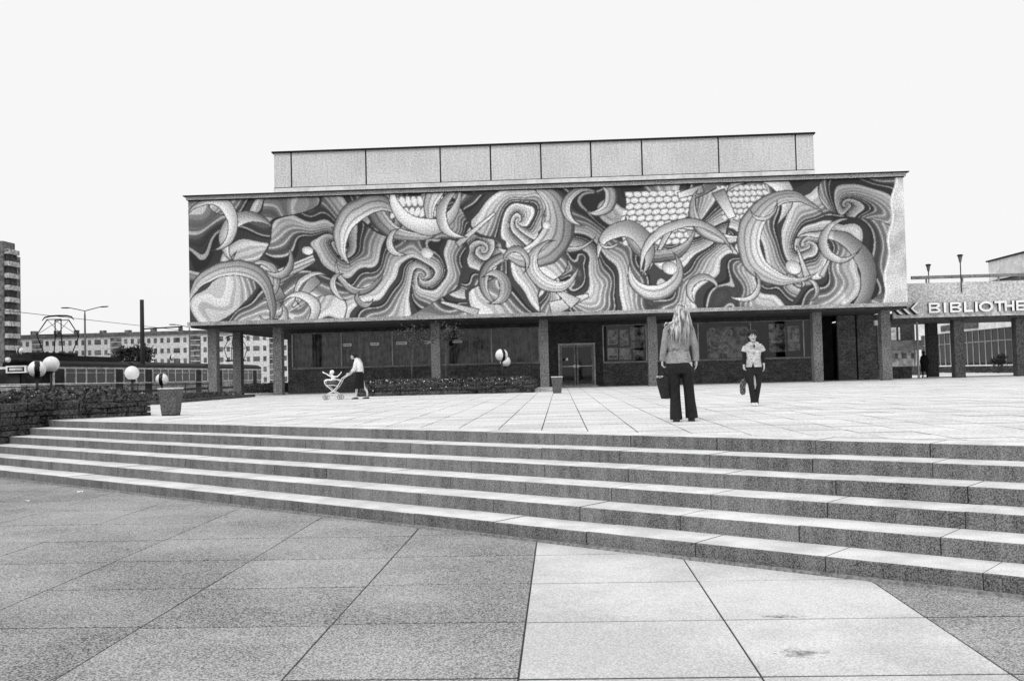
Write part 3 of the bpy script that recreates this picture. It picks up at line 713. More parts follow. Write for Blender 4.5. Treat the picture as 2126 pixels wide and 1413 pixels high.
def sapling(x, Y, lab, hx, seed):
    p = ony(x, 790, Y); rr = random.Random(seed)
    t = thing('sapling', lab, 'tree', 'saplings in the flower planter', (p.x, Y, .40))
    tr = MB(); tr.tube([(0, 0, 0), (.02, 0, .9), (hx*.3, .03, 1.7), (hx*.6, 0, 2.5)], [.022, .018, .013, .006], 6)
    for k in range(7):
        a = rr.uniform(0, 6.28); z = rr.uniform(1.3, 2.2); tr.tube([(hx*.2, 0, z), (hx*.4+.45*math.cos(a), .45*math.sin(a), z+.35)], [.010, .004], 5)
    tr.obj('trunk', 'bark_pale', t)
    cr = MB(); leaves(cr, 330, lambda: (hx*.5+rs.normal(0, .38), rs.normal(0, .35), 2.1+rs.normal(0, .25)), .06); cr.obj('crown', 'leaf', t)
sapling(855, 42, 'thin young tree with sparse crown in the flower planter beside the woman with the stroller', .3, 1)
sapling(926, 43, 'thin young tree with sparse crown in the flower planter beside the globe lamps', .1, 2)
def globe(x, y, D, zb, lab, band=None, dia=.45, poles=1, lean=0.):
    Y = D; p = ony(x, y, Y); t = thing('globe_lamp', lab, 'globe lamp', 'globe lamps round the terrace', (p.x, Y, zb))
    h = p.z-zb; r = dia/2
    mf = None
    if band is not None:
        b0, bw_ = band
        mf = lambda u, v: 1 if abs(math.sin(math.pi*v)*math.sin(2*math.pi*(u-b0))) < math.sin(2*math.pi*bw_) else 0
    MB().ball((0, 0, h), r, 72, 32, 0, mf).obj('globe', ['globe_white', 'globe_black'], t)
    MB().tube([(0, 0, 0), (0, 0, h-r*.97)], .035, 8).obj('pole', 'pole_dark', t)
    MB().loft([(0, 0, h-r*1.05, .05, .05), (0, 0, h-r*.9, .10, .10), (0, 0, h-r*.84, .115, .115)], 14).obj('collar', 'pole_dark', t)
    return t
globe(77, 766, 26.0, .3, 'white globe with a wide black stripe on a dark pole in the stone planter', (.83, .049))
globe(106, 756, 27.6, .3, 'plain white globe on a dark pole just behind the striped globe in the stone planter')
globe(274, 774, 31.5, 0, 'plain white globe lamp standing alone between the stone planter and the tram')
globe(336, 787, 36.8, 0, 'white globe with narrow black stripe rising behind the big concrete plant tub', (.775, .05))
globe(42, 729, 63, LOW, 'small far globe with black side standing in front of the tram front roof', (.72, .05))
globe(357, 742, 80, LOW, 'tiny far globe with black side above the roof of the trailer tram', (.71, .05))
globe(1041.5, 737, 41.0, .4, 'white globe with bold black stripe above the flower planter', (.828, .04), .52)
globe(1049, 750, 43.5, .4, 'lower white globe half hidden behind the striped globe over the flower planter', None, .47)
# plant tubs
def tub(x, y, s, lab):
    p = onz(x, y); t = thing('plant_tub', lab, 'planter', 'concrete plant tubs on the terrace', (p.x, p.y+.2*s, 0))
    MB().loft([(0, 0, .03, .165*s, .165*s), (0, 0, .30, .190*s, .190*s), (0, 0, .57*s, .218*s, .218*s), (0, 0, .60*s, .220*s, .220*s)], 4, 0, False).obj('tub', 'pot', t).rotation_euler.z = R_(45)
    MB().loft([(0, 0, .60*s+.002, .228*s, .228*s), (0, 0, .632*s, .228*s, .228*s), (0, 0, .632*s, .19*s, .19*s), (0, 0, .61*s, .188*s, .188*s)], 4, 0, False).obj('rim', 'pot_rim', t).rotation_euler.z = R_(45)
    MB().loft([(0, 0, .0, .16*s, .16*s), (0, 0, .029, .16*s, .16*s)], 4, 0, False).obj('foot', 'black_metal', t).rotation_euler.z = R_(45)
    for o in t.children: o.scale = (1.36, 1.36, 1)
tub(348, 863, 1.0, 'tapered concrete plant tub beside the corner of the stone planter')
tub(1157, 816, .97, 'tapered concrete plant tub in front of the glazed entrance doors')

# railing between the planters and the street
rl = thing('railing', 'low thin pipe railing running behind the stone planter', 'railing')
ra, rb = Vector((-22.5, 38.5, .82)), Vector((-15.5, 43.5, .82))
ra = ony(-10, 798.5, 36); rb = ony(432, 792.5, 44); dv = (rb-ra)
MB().tube([ra, rb], .028, 8).obj('rail', 'frame_light', rl)
MB().tube([ra-Vector((0, 0, .09)), rb-Vector((0, 0, .09))], .02, 6).obj('rail', 'pole_dark', rl)
for k in range(9):
    p = ra+dv*(k/8); MB().tube([(p.x, p.y, LOW-.02 if p.x < -18.5 else 0), (p.x, p.y, p.z-.03)], .022, 6).obj('post', 'pole_dark', rl)

# ================================================================== TRAMS
def tram(y0, length, lab, front=False, panto=None, box=False):
    XS, WD, HR = -27.9, 2.2, 3.04                          # side plane seen, width, roof height over rail
    t = thing('tram_car', lab, 'tram', 'tram cars', (XS-WD/2, y0, LOW))
    h = WD/2
    fpt = [(-.62, .0), (.62, .0), (h, 1.5), (h, length), (-h, length), (-h, 1.5)] if front else [(-h, .05), (h, .05), (h, length), (-h, length)]
    MB().poly(fpt, .35, 1.58).obj('body', 'tram_body', t)
    MB().box(-h+.12, h-.12, .2, length-.1, .08, .349).obj('underframe', 'rubber', t)
    MB().poly([(x*1.004, y+(.004 if y > 3 else -.004)) for x, y in fpt], .95, 1.12).obj('waist_band', 'tram_body_dark', t)
    MB().box(-h+.3, h-.3, 2.0 if front else .4, length-.3, 1.581, 2.55).obj('interior', 'tram_inside', t)
    prof = [(-h-.03, 2.62), (-h+.05, 2.80), (-h+.35, 2.97), (0, 3.04), (h-.35, 2.97), (h-.05, 2.80), (h+.03, 2.62)]
    n = len(prof); vs = [(x, (abs(x)/h*1.4-.1) if front else -.08, z) for x, z in prof]+[(x, length+.08, z) for x, z in prof]
    MB().add(vs, [(i, i+1, n+i+1, n+i) for i in range(n-1)]+[tuple(range(n))[::-1], tuple(range(n, 2*n)), (0, n, 2*n-1, n-1)]).obj('roof', 'tram_roof', t)
    MB().poly(fpt, 2.50, 2.619).obj('cant_rail', 'tram_frame', t)
    MB().poly(fpt, 1.581, 1.64).obj('window_rail', 'tram_frame', t)
    nb = int(length/1.25); st = length/nb
    for k in range(nb+1):
        if front and k < 2: continue
        y = min(max(.06, k*st), length-.06)
        for sx in (-1, 1):
            MB().box(sx*h-.035, sx*h+.035, y-.055, y+.055, 1.641, 2.499).obj('pillar', 'tram_frame', t)
    for k in range(nb):
        a, b = k*st+.07, (k+1)*st-.07
        if front and k < 2: continue
        if k in (2 if front else 1, nb-2):
            MB().box(h+.006, h+.03, a+.05, b-.05, .40, 2.45).obj('door', 'tram_body_dark', t)
            MB().box(h+.032, h+.036, a+.15, b-.15, 1.2, 2.35).obj('pane', 'tram_inside', t)
        else: MB().box(h-.012, h-.002, a, b, 1.65, 2.495).obj('pane', 'glass', t)
        MB().box(h-.03, h+.01, a, b, 2.26, 2.29).obj('transom', 'tram_frame', t)
    for y in (length*.2, length*.8):
        for dy in (-.9, .9): MB().tube([(-h+.2, y+dy, .34), (h-.2, y+dy, .34)], .34, 16, 0, False).obj('wheel', 'rubber', t)
    if front:
        for sg in (-1, 1):
            MB().add([(sg*.66, .03, 1.65), (sg*(h-.04), 1.42, 1.65), (sg*(h-.04), 1.42, 2.49), (sg*.66, .03, 2.49), (sg*.62, .09, 1.65), (sg*(h-.1), 1.45, 1.65), (sg*(h-.1), 1.45, 2.49), (sg*.62, .09, 2.49)],
                [(0, 1, 2, 3), (7, 6, 5, 4), (0, 4, 5, 1), (1, 5, 6, 2), (2, 6, 7, 3), (3, 7, 4, 0)]).obj('windscreen', 'tram_inside', t)
        MB().box(-.58, .58, .0, .05, 1.65, 2.49).obj('windscreen', 'tram_inside', t)
        db = MB().box(-.05, 1.05, -.22, -.06, 2.28, 2.66).obj('destination_box', 'white_paint', t)
        MB().box(.05, .95, -.226, -.2205, 2.35, 2.59).obj('sign_field', 'sign_side', db); MB().box(.14, .86, -.2305, -.2265, 2.41, 2.54).obj('sign_strip', 'hut_white', db)
        MB().tube([(0, -.14, 2.98), (0, -.02, 2.98)], .13, 14).obj('headlamp', 'globe_white', t)
    if box:
        MB().box(-.62, .62, 1.2, length-.6, 3.0, 3.28).obj('roof_equipment', 'tram_roof', t)
        MB().box(-.5, .5, 2.2, 6.5, 3.281, 3.42).obj('roof_equipment', 'tram_roof', t)
    if panto:
        pt = MB(); z0 = 3.42; y = panto; k = 1.05
        for sx in (-.55, .55):
            pt.tube([(sx, y-.55, z0), (sx*1.3, y-k, z0+1.05), (sx*.75, y-.45, z0+1.95)], .035, 6); pt.tube([(sx, y+.55, z0), (sx*1.3, y+k, z0+1.05), (sx*.75, y+.45, z0+1.95)], .035, 6)
        for sy in (-1, 1):
            pt.tube([(-.715, y+sy*k, z0+1.05), (.715, y+sy*k, z0+1.05)], .03, 6); pt.tube([(-.42, y+sy*.45, z0+1.95), (.42, y+sy*.45, z0+1.95)], .03, 6)
            pt.tube([(-.715, y+sy*k, z0+1.05), (.42, y+sy*.45, z0+1.95)], .015, 5); pt.tube([(.715, y+sy*k, z0+1.05), (-.42, y+sy*.45, z0+1.95)], .015, 5)
        pt.box(-.7, .7, y-.75, y+.75, z0-.10, z0+.02)
        po = pt.obj('pantograph', 'black_metal', t)
        bow = [(-.95, y, z0+1.92), (-.8, y, z0+2.10), (-.5, y, z0+2.17), (0, y, z0+2.19), (.5, y, z0+2.17), (.8, y, z0+2.10), (.95, y, z0+1.92)]
        MB().tube(bow, [.02, .045, .05, .05, .05, .045, .02], 6).obj('contact_bow', 'black_metal', po)
    return t
tram(51.2, 12.6, 'leading dark roofed tram car with raised pantograph and white destination box', True, 5.2, True)
tram(64.4, 13.4, 'trailer tram car coupled behind the leading car, without pantograph')
tram(78.6, 13.4, 'rear tram car with raised pantograph seen between the hall columns', False, 9.5)
rails = MB()
for x in (-29.72, -28.28): rails.box(x-.035, x+.035, 25, 220, LOW+.004, LOW+.03)
struct(rails.obj('tram_rails', 'pole_grey'))
# contact wire, mast, street lamps
za = ony(27, 653, 52).z
tag(MB().tube([(-29, 20, 4.72), (-29, 160, 4.72)], .016, 5).obj('contact_wire', 'pole_dark'), 'thin overhead contact wire stretched above the trams', 'wire')
mast = thing('catenary_mast', 'thick dark catenary mast with a horizontal bracket beside the tram', 'mast', None, (ony(296, 745, 66).x, 66, LOW))
mh = ony(295, 622, 66).z-LOW
MB().tube([(0, 0, 0), (0, 0, mh)], [.17, .13], 12).obj('pole', 'pole_dark', mast)
zb_ = ony(330, 681, 66).z-LOW
MB().tube([(.1, 0, zb_-.02), (2.75, 0, zb_+.06)], .05, 6).obj('bracket', 'pole_dark', mast); MB().tube([(2.6, 0, zb_+.05), (2.6, 0, zb_-.25)], .03, 6).obj('hanger', 'pole_dark', mast)
def lamp2(x, ytop, Y, lab, span):
    p = ony(x, ytop, Y); t = thing('street_lamp', lab, 'street lamp', 'street lamps by the tram line', (p.x, Y, LOW)); h = p.z-LOW
    MB().tube([(0, 0, 0), (0, 0, h*.55), (0, 0, h-.4), (0, 0, h-.02)], [.11, .09, .07, .04], 8).obj('pole', 'pole_grey', t)
    for s in (-1, 1):
        MB().tube([(0, 0, h-.05), (s*span*.6, 0, h+.22), (s*span*.62, 0, h+.225)], .035, 6).obj('arm', 'pole_dark', t)
        MB().tube([(s*span*.6, 0, h+.22), (s*span*.72, 0, h+.24), (s*span*.95, 0, h+.25), (s*span, 0, h+.27)], [.04, .09, .08, .03], 8, flat=.6).obj('lantern', 'pole_dark', t)
lamp2(176, 644, 78, 'tall double armed street lamp rising over the leading tram car', 1.95); lamp2(393, 678, 92, 'double armed street lamp partly hidden by the corner of the mural', 1.95)

# ================================================================== FAR HOUSING
def housing():
    Y = 263.; t = thing('apartment_block', 'long pale five storey apartment block with dark roof edge beyond the trams', 'building', None, (0, Y, LOW))
    zt = 13.6-LOW; x0, x1 = -152., -60.
    MB().box(x0, x1, 0, 12, 0, zt).obj('wall', 'apt_wall', t)
    MB().box(x0-.4, x1+.4, -.5, 12.5, zt+.003, zt+.85).obj('roof_edge', 'apt_roof', t)
    k = x0+3
    while k < x1: 
        MB().box(k, k+random.uniform(.8, 1.6), 3, 4.2, zt+.853, zt+random.uniform(1.6, 2.2)).obj('chimney', 'apt_brick', t); k += random.uniform(4, 8)
    pat = ['s', 's', 'w', 's', 'B', 's', 's', 'w', 's', 's']; x = x0+1.5; q = 0
    for_rows = [zt-2.35-2.8*r for r in range(5)]
    while x < x1-3:
        kk = pat[q % 10]; q += 1; wd = {'s': .85, 'w': 1.75, 'B': 2.8}[kk]
        if kk == 'B':
            MB().box(x-.1, x+wd+.1, -.12, -.003, .5, zt-.6).obj('stair_panel', 'apt_brick', t)
            for z in np.arange(1.4, zt-1, 1.4): MB().box(x, x+wd, -.2, -.123, z, z+.16).obj('stair_slat', 'apt_wall', t)
        else:
            for z in for_rows:
                o = MB().box(x, x+wd, -.05, .05, z+.1, z+1.4).obj('window', 'apt_window', t)
        x += wd+{'s': .95, 'w': .95, 'B': .9}[kk]
housing()
def tower():
    Y = 224.; xr = ony(9, 600, Y).x; t = thing('tower_block', 'grey high rise block with stacked balconies at its corner', 'building', None, (xr, Y, LOW)); H = 32.6-LOW
    MB().box(-30, -.2, 0, 5, 0, H+1.8).obj('wall', 'tower_wall', t); MB().box(-34, -5, 5.003, 16, 0, H).obj('rear_wall', 'tower_wall', t)
    MB().box(-.197, .3, .6, 4.9, 0, H-.6).obj('recess_wall', 'tower_recess', t)
    z = 1.5
    while z < H-1:
        MB().box(-.19, 1.0, .3, 4.9, z, z+1.1).obj('balcony', 'tower_balcony', t); z += 2.8
    MB().box(-.19, .9, .2, 4.95, H-.597, H-.2).obj('roof_slab', 'tower_wall', t)
tower()
def tree(name, lab, loc, h, cr, n, leafsize, mat, grp=None, flatz=.8):
    t = thing(name, lab, 'tree', grp, loc); tr = MB(); tr.tube([(0, 0, 0), (.05, 0, h*.4), (0, .05, h*.75)], [h*.035, h*.025, h*.01], 8)
    lumps = []
    for k in range(10):
        a = rs.uniform(0, 6.28); r = cr*rs.uniform(.25, .8); z = h*rs.uniform(.5, .88); p = (r*math.cos(a), r*math.sin(a), z); lumps.append(p)
        tr.tube([(0, 0, h*rs.uniform(.3, .55)), (p[0]*.6, p[1]*.6, z*.88), p], [h*.014, h*.009, .01], 5)
    tr.obj('trunk', 'bark', t); cb = MB()
    def f():
        p = lumps[rs.randint(len(lumps))]; s = cr*.33; return p[0]+rs.normal(0, s*.6), p[1]+rs.normal(0, s*.6), p[2]+rs.normal(0, s*.5*flatz)
    leaves(cb, n, f, leafsize); cb.obj('crown', mat, t)
p = ony(272, 750, 105); tree('street_tree', 'dark leafy tree standing behind the tram roof', (p.x, 105, LOW), 6.9, 2.3, 2600, .17, 'leaf_far')

# ================================================================== LIBRARY WING
lib = thing('library_wing', 'raised library wing with pale parapet band on square columns', 'building')
YL = 50.0
bx0, bx1 = 16.55, 34.0
zb0, zb1 = 3.01, 4.71
MB().box(bx0, bx1, YL, YL+.22, zb0, zb1).obj('parapet_band', 'band', lib)
MB().box(bx0, bx1, YL+.223, YL+5.5, zb0-.12, zb0+.25).obj('deck', 'concrete_dark', lib)
MB().box(17.5, bx1, YL+.01, YL+.12, zb1+.20, zb1+.36).obj('handrail', 'frame_mid', lib)
for k in range(9): MB().box(18.2+k*1.75, 18.27+k*1.75, YL+.04, YL+.1, zb1+.003, zb1+.197).obj('rail_post', 'frame_mid', lib)
for (a, b, Y) in ((1930, 1950, YL+4.5), (1984, 2005, YL+.35), (2113, 2136, YL+.35)):
    x0, x1 = ony(a, 770, Y).x, ony(b, 770, Y).x; MB().cbox(x0, x1, Y, Y+.5, 0 if Y < 54 else -.16, zb0-.123, .012).obj('column', 'concrete_dark', lib)
MB().cbox(27.0, 27.5, YL+.35, YL+.85, 0, zb0-.123, .012).obj('column', 'concrete_dark', lib)
# letters
def letters():
    t = thing('library_sign', 'raised white block lettering reading BIBLIOTHEK with chevrons on the parapet band', 'sign')
    x = ony(1926, 640, YL).x; zb = 3.215; H = .50
    pos = dict(zip(range(10), [1926, 1957, 1970, 1999, 2022, 2030, 2062, 2083, 2107, 2133]))
    S = .105
    def ext(polys, nm, x0, mats=('sign_white', 'sign_side')):
        mb = MB()
        for P in polys:
            n = len(P); vs = [(x0+u, YL-.16, zb+v) for u, v in P]+[(x0+u, YL-.004, zb+v) for u, v in P]
            mb.add(vs, [tuple(range(n))], 0); o = len(mb.v)-2*n
            for i in range(n): mb.f.append((o+(i+1) % n, o+i, o+n+i, o+n+(i+1) % n)); mb.mi.append(1); mb.sm.append(False)
        return mb.obj(nm, list(mats), t)
    def rect(a, b, c, d): return [(a, c), (b, c), (b, d), (a, d)]
    def arc(cx, cz, rx, rz, ix, iz, a0, a1, n=12):
        out = []
        for i in range(n):
            p, q = a0+(a1-a0)*i/n, a0+(a1-a0)*(i+1)/n
            out.append([(cx+rx*math.cos(p), cz+rz*math.sin(p)), (cx+rx*math.cos(q), cz+rz*math.sin(q)), (cx+ix*math.cos(q), cz+iz*math.sin(q)), (cx+ix*math.cos(p), cz+iz*math.sin(p))])
        return out
    hp = math.pi/2
    def B():
        w = .36
        return [rect(0, S, 0, H), rect(S, w, 0, S*.9), rect(S, w, H-S*.9, H), rect(S, w, H/2-S*.45, H/2+S*.45)]+arc(w, H*.26, .2, H*.26, .09, H*.26-S*.9, -hp, hp)+arc(w, H*.745, .18, H*.255, .08, H*.255-S*.9, -hp, hp)
    G = {'B': B(), 'I': [rect(0, S*1.1, 0, H)], 'L': [rect(0, S, 0, H), rect(S, .42, 0, S)], 'O': arc(.34, H/2, .34, H/2+.015, .34-S*1.1, H/2-S*.95, 0, 2*math.pi, 26),
         'T': [rect(0, .5, H-S, H), rect(.25-S/2, .25+S/2, 0, H-S)], 'H': [rect(0, S, 0, H), rect(.46-S, .46, 0, H), rect(S, .46-S, H/2-S/2, H/2+S/2)],
         'E': [rect(0, S, 0, H), rect(S, .42, 0, S*.9), rect(S, .42, H-S*.9, H), rect(S, .38, H/2-S*.45, H/2+S*.45)],
         'K': [rect(0, S, 0, H), [(S, H*.42), (S, H*.62), (.33, H), (.48, H)][::-1], [(.17, H*.55), (.25, H*.66), (.5, 0), (.36, 0)][::-1]]}
    for i, ch in enumerate('BIBLIOTHEK'):
        ext(G[ch], 'letter', ony(pos[i], 640, YL).x)
    for k, xp in enumerate((1889, 1872, 1855)):
        x0 = ony(xp, 645, YL).x; c = [[(0, .25), (.10, .25), (.40, .53), (.27, .53)][::-1], [(0, .25), (.27, -.02), (.40, -.02), (.10, .25)]]
        ext(c, 'chevron', x0); ext([[(u-.075, v-.03) for u, v in q_] for q_ in c], 'chevron_side', x0, ('sign_side', 'sign_side')).location.y = .03
letters()
def post_lamp(x, yt, yb, Y, lab):
    a, b = ony(x, yt, Y), ony(x, yb, Y); t = thing('post_lamp', lab, 'lamp', 'lamps on the library parapet', (a.x, Y, b.z)); h = a.z-b.z
    MB().tube([(0, 0, 0), (0, 0, h-.40)], .028, 8).obj('pole', 'pole_dark', t)
    MB().loft([(0, 0, h-.41, .035, .035), (0, 0, h-.36, .055, .055), (0, 0, h-.07, .115, .115)], 12).obj('shade', 'pole_grey', t)
    MB().loft([(0, 0, h-.069, .15, .15), (0, 0, h-.03, .145, .145), (0, 0, h, .07, .07)], 12).obj('cap', 'pole_dark', t)
post_lamp(1927, 548, 592, 53.5, 'cone shaped lamp on a thin pole behind the pale parapet handrail')
post_lamp(1993, 528, 606, 49.93, 'taller cone shaped lamp on a pole fixed to the pale parapet')
# far pavilion of the same ensemble, its long side running away from us
pav = thing('glass_pavilion', 'long glazed pavilion with white fascia seen under the library wing', 'building')
PX = 37.0; zf0, zf1 = 3.55, 5.1
MB().box(PX-.4, PX+14, 62, 104, zf0, zf1).obj('fascia', 'roof_white', pav)
MB().box(PX+.35, PX+.5, 62, 103.5, LOW, .42).obj('wall_base', 'hut_grey', pav)
MB().box(PX+4, PX+4.2, 62, 103, .42, zf0).obj('back_wall', 'hut_grey', pav)
MB().box(PX+.1, PX+.34, 62, 103.6, .38, .50).obj('sill', 'white_paint', pav)
y = 62.6; k = 0
while y < 103:
    MB().box(PX+.1, PX+.22, y, y+.10, .503, zf0-.003).obj('mullion', 'frame_light', pav)
    MB().box(PX+.15, PX+.17, y+.103, y+1.297, .503, zf0-.003).obj('pane', 'glass', pav)
    if k % 2 == 0: MB().box(PX+.7, PX+.75, y+.2, y+.2+random.uniform(.4, 1.0), .6, zf0-.1).obj('curtain', 'hut_white', pav)
    MB().box(PX+.09, PX+.2, y+.103, y+1.297, 2.5, 2.56).obj('transom', 'frame_light', pav); y += 1.3; k += 1
for x0, x1 in ((1955, 1977), (2003, 2032)):
    a, b = onx(x1, 685, PX-.4).y, onx(x0, 685, PX-.4).y; MB().box(PX-.5, PX-.403, a, b, zf0+.18, zf0+.72).obj('sign_board', 'hut_grey', pav)
u0_, u1_ = onx(2120, 560, PX+2).y-22, onx(2052, 560, PX+2).y
UX = PX+2; zu0, zu1 = onx(2090, 576, UX).z, onx(2052, 543, UX).z
MB().box(UX+.1, UX+14, u0_, u1_, zu0-.4, zu1-.05).obj('roof_block', 'joint', pav)
yy = u1_
for wdt in (2.2, 3.6, 3.6, 6, 6, 6):
    MB().box(UX, UX+.096, yy-wdt+.03, yy-.03, zu0, zu1-.06).obj('facade_panel', 'roof_white', pav); yy -= wdt
MB().box(UX-.15, UX+14, u0_, u1_+.15, zu1-.047, zu1+.08).obj('roof_cap', 'black_metal', pav)
MB().box(PX+.6, PX+14, u0_, u1_-1, zf1+.003, zu0-.403).obj('plinth', 'hut_grey', pav)
hv = MB(); leaves(hv, 3500, lambda: (rs.uniform(34.5, 36.2), rs.uniform(66, 100), LOW+.5+rs.uniform(0, .65)), .12); stuff(hv.obj('pavilion_hedge', 'leaf'), 'dark hedge along the foot of the glazed pavilion', 'hedge')
p = ony(2072, 760, 78); tree('shrub', 'round dark shrub in front of the glazed pavilion', (p.x, 78, -.15), 1.5, .75, 900, .09, 'leaf_far')
struct(MB().box(19.5, 33, 54.3, 54.6, -.148, .02).obj('kerb', 'white_paint'))
# small house beyond
hs = thing('small_house', 'small white house with three windows below a grey balcony beyond the passage', 'building')
YH = 80.; ha, hb_ = ony(1846, 740, YH).x, ony(1903, 740, YH).x
def zz(y): return ony(1875, y, YH).z
MB().box(ha-3, hb_, YH, YH+8, LOW, zz(727)).obj('lower_wall', 'hut_white', hs); MB().box(ha-3, hb_+.2, YH-.9, YH+8, zz(727)+.003, zz(707)).obj('balcony', 'hut_grey', hs)
MB().box(ha-3, hb_, YH+.2, YH+8, zz(707)+.003, zz(668)).obj('upper_wall', 'render_dark', hs)
for a, b in ((1858, 1864), (1872, 1882), (1892, 1899)): MB().box(ony(a, 740, YH).x, ony(b, 740, YH).x, YH-.05, YH+.03, zz(744), zz(733)).obj('window', 'apt_window', hs)
for a, b in ((1846, 1862), (1867, 1870)): MB().box(ony(a, 700, YH).x, ony(b, 700, YH).x, YH+.1, YH+.197, zz(705), zz(679)).obj('window', 'hut_white', hs)
MB().box(ha-3, hb_+.5, YH-1.5, YH-1.3, -.16, zz(760)).obj('garden_wall', 'concrete_dark', hs)
fr = thing('gate_frame', 'pale metal portal frame standing between the end column and the library columns', 'gate')
YF = 52.4; fa, fb_ = ony(1847, 700, YF).x, ony(1907, 700, YF).x; zt_ = ony(1880, 664, YF).z
MB().box(fa, fb_, YF, YF+.1, zt_-.10, zt_).obj('top_bar', 'frame_light', fr); MB().box(fb_-.09, fb_, YF, YF+.1, 0, zt_-.103).obj('post', 'frame_light', fr); MB().box(fa, fa+.09, YF, YF+.1, 0, zt_-.103).obj('post', 'frame_light', fr)
MB().box(fb_-.24, fb_-.20, YF+.03, YF+.07, .6, zt_-.103).obj('post', 'frame_mid', fr)
tag(MB().box(fa+.1, fb_-.3, YF+.3, YF+.55, 0, ony(1880, 761, YF).z).obj('low_wall', 'concrete_dark'), 'low dark wall inside the pale metal portal frame', 'wall')

# ================================================================== PEOPLE
def vec(*a): return Vector(a)
def hand(mb, wr, side, fwd, down=vec(0, 0, -1), curl=.5, s=1.):
    wr = Vector(wr); side = Vector(side).normalized(); fwd = Vector(fwd).normalized(); down = Vector(down).normalized()
    a = wr; b = wr+down*.085*s
    for k in range(4):
        o = fwd*(.030-.020*k)*s; mb.tube([a+o*.55, (a+b)/2+o*.9, b+o], [.013*s, .015*s, .012*s], 8)
        L = [.040, .046, .042, .032][k]*s; e = b+o
        p1 = e+down*L*math.cos(curl)+side*L*math.sin(curl); p2 = p1+down*L*.8*math.cos(curl*2.2)+side*L*.8*math.sin(curl*2.2)
        mb.tube([e-down*.01, p1, p2], [.0105*s, .0095*s, .0075*s], 7)
    t0 = wr+down*.025*s+fwd*.022*s; t1 = t0+down*.035*s+fwd*.026*s+side*.012*s; t2 = t1+down*.032*s+side*.014*s
    mb.tube([t0, t1, t2], [.014*s, .011*s, .008*s], 7)
def head(mb, c, fy, s=1., fx=0.):
    c = Vector(c)                                           # centre of skull; face looks along (fx, fy)
    f = vec(fx, fy, 0).normalized(); r = vec(-f.y, f.x, 0)
    secs = [(-.115, .030, .042, .048), (-.09, .046, .052, .030), (-.05, .060, .074, .014), (0, .070, .088, 0), (.04, .073, .092, -.004), (.075, .064, .080, -.008), (.10, .044, .055, -.010), (.113, .015, .02, -.01)]
    n = 16; vs = []
    for (z, a, b, o) in secs:
        for j in range(n):
            q = 2*math.pi*j/n; p = c+r*(a*s*math.cos(q))+f*((b*math.sin(q)+o)*s); vs.append((p.x, p.y, c.z+z*s))
    k = len(secs); mb.add(vs, [(i*n+j, i*n+(j+1) % n, (i+1)*n+(j+1) % n, (i+1)*n+j) for i in range(k-1) for j in range(n)]+[tuple(range(n))[::-1], tuple(range((k-1)*n, k*n))], 0, True)
    nb = c+f*.088*s; mb.tube([nb+vec(0, 0, .02*s), nb+f*.012*s+vec(0, 0, -.01*s), nb+f*.022*s+vec(0, 0, -.034*s), nb+vec(0, 0, -.044*s)-f*.01*s], [.008*s, .010*s, .015*s, .008*s], 7)
    mb.tube([nb+r*.022*s+vec(0, 0, -.066*s)-f*.014*s, nb+f*.0*s+vec(0, 0, -.066*s), nb-r*.022*s+vec(0, 0, -.066*s)-f*.014*s], [.006*s, .010*s, .006*s], 6)
    for e in (-1, 1): mb.ball(tuple(c+r*e*.074*s+vec(0, 0, -.012*s)), .024*s, 8, 6, sc=(.45 if abs(f.y) > .5 else 1, 1 if abs(f.y) > .5 else .45, 1.3))
def face_bits(parent, c, fy, s=1., fx=0.):
    c = Vector(c); f = vec(fx, fy, 0).normalized(); r = vec(-f.y, f.x, 0)
    for e in (-1, 1):
        q = c+f*.080*s+r*e*.031*s+vec(0, 0, .008*s); MB().ball(tuple(q), .011*s, 8, 6, sc=(1.3, 1.0, .7)).obj('eye', 'eye', parent)
        MB().tube([q+f*.008+r*.016*s+vec(0, 0, .020*s), q+f*.010-r*.016*s+vec(0, 0, .021*s)], .004*s, 5).obj('eyebrow', 'hair_dark', parent)
    q = c+f*.090*s+vec(0, 0, -.066*s); MB().tube([q+r*.024*s-f*.012*s, q+f*.004, q-r*.024*s-f*.012*s], .0045*s, 5).obj('mouth', 'trousers', parent)
def sway(o, wob): return o

# ---- woman walking away, long fair hair, flared trousers
wp = onz(1414.5, 874.5)
wm = thing('person', 'person seen from behind with long fair hair, grey jacket and dark flared trousers', 'person', None, (wp.x, wp.y, 0))
b = MB()
b.loft([(0, 0, .80, .16, .11), (0, 0, .92, .165, .115), (0, 0, 1.04, .125, .095), (0, 0, 1.20, .155, .11), (0, 0, 1.34, .17, .105), (.01, 0, 1.42, .12, .075), (.02, .01, 1.47, .055, .055), (.045, .02, 1.54, .05, .05)])
head(b, (.055, .03, 1.61), 1)
for pts, rr in (([(-.155, 0, 1.375), (-.205, -.01, 1.13), (-.245, .02, .90)], [.05, .042, .027]), ([(.165, 0, 1.375), (.222, -.01, 1.13), (.243, .02, .90)], [.05, .042, .027])):
    b.tube(pts, rr, 10)
hand(b, (-.247, .02, .90), (1, 0, 0), (0, 1, 0), (-.05, .0, -1), .9); hand(b, (.245, .02, .90), (-1, 0, 0), (0, 1, 0), (.05, .05, -1), .35)
for x, xk, xa, y1 in ((-.08, -.066, -.07, -.02), (.105, .115, .15, .05)):
    b.tube([(x, 0, .86), (xk, .02, .47), (xa, y1, .10)], [.085, .055, .042], 10)
    b.tube([(xa, y1-.04, .05), (xa, y1+.07, .035), (xa+.01, y1+.15, .03)], [.042, .042, .03], 10)
link('body', evalmesh(b, 'body', 'skin', .008, 4), wm)
j = MB()
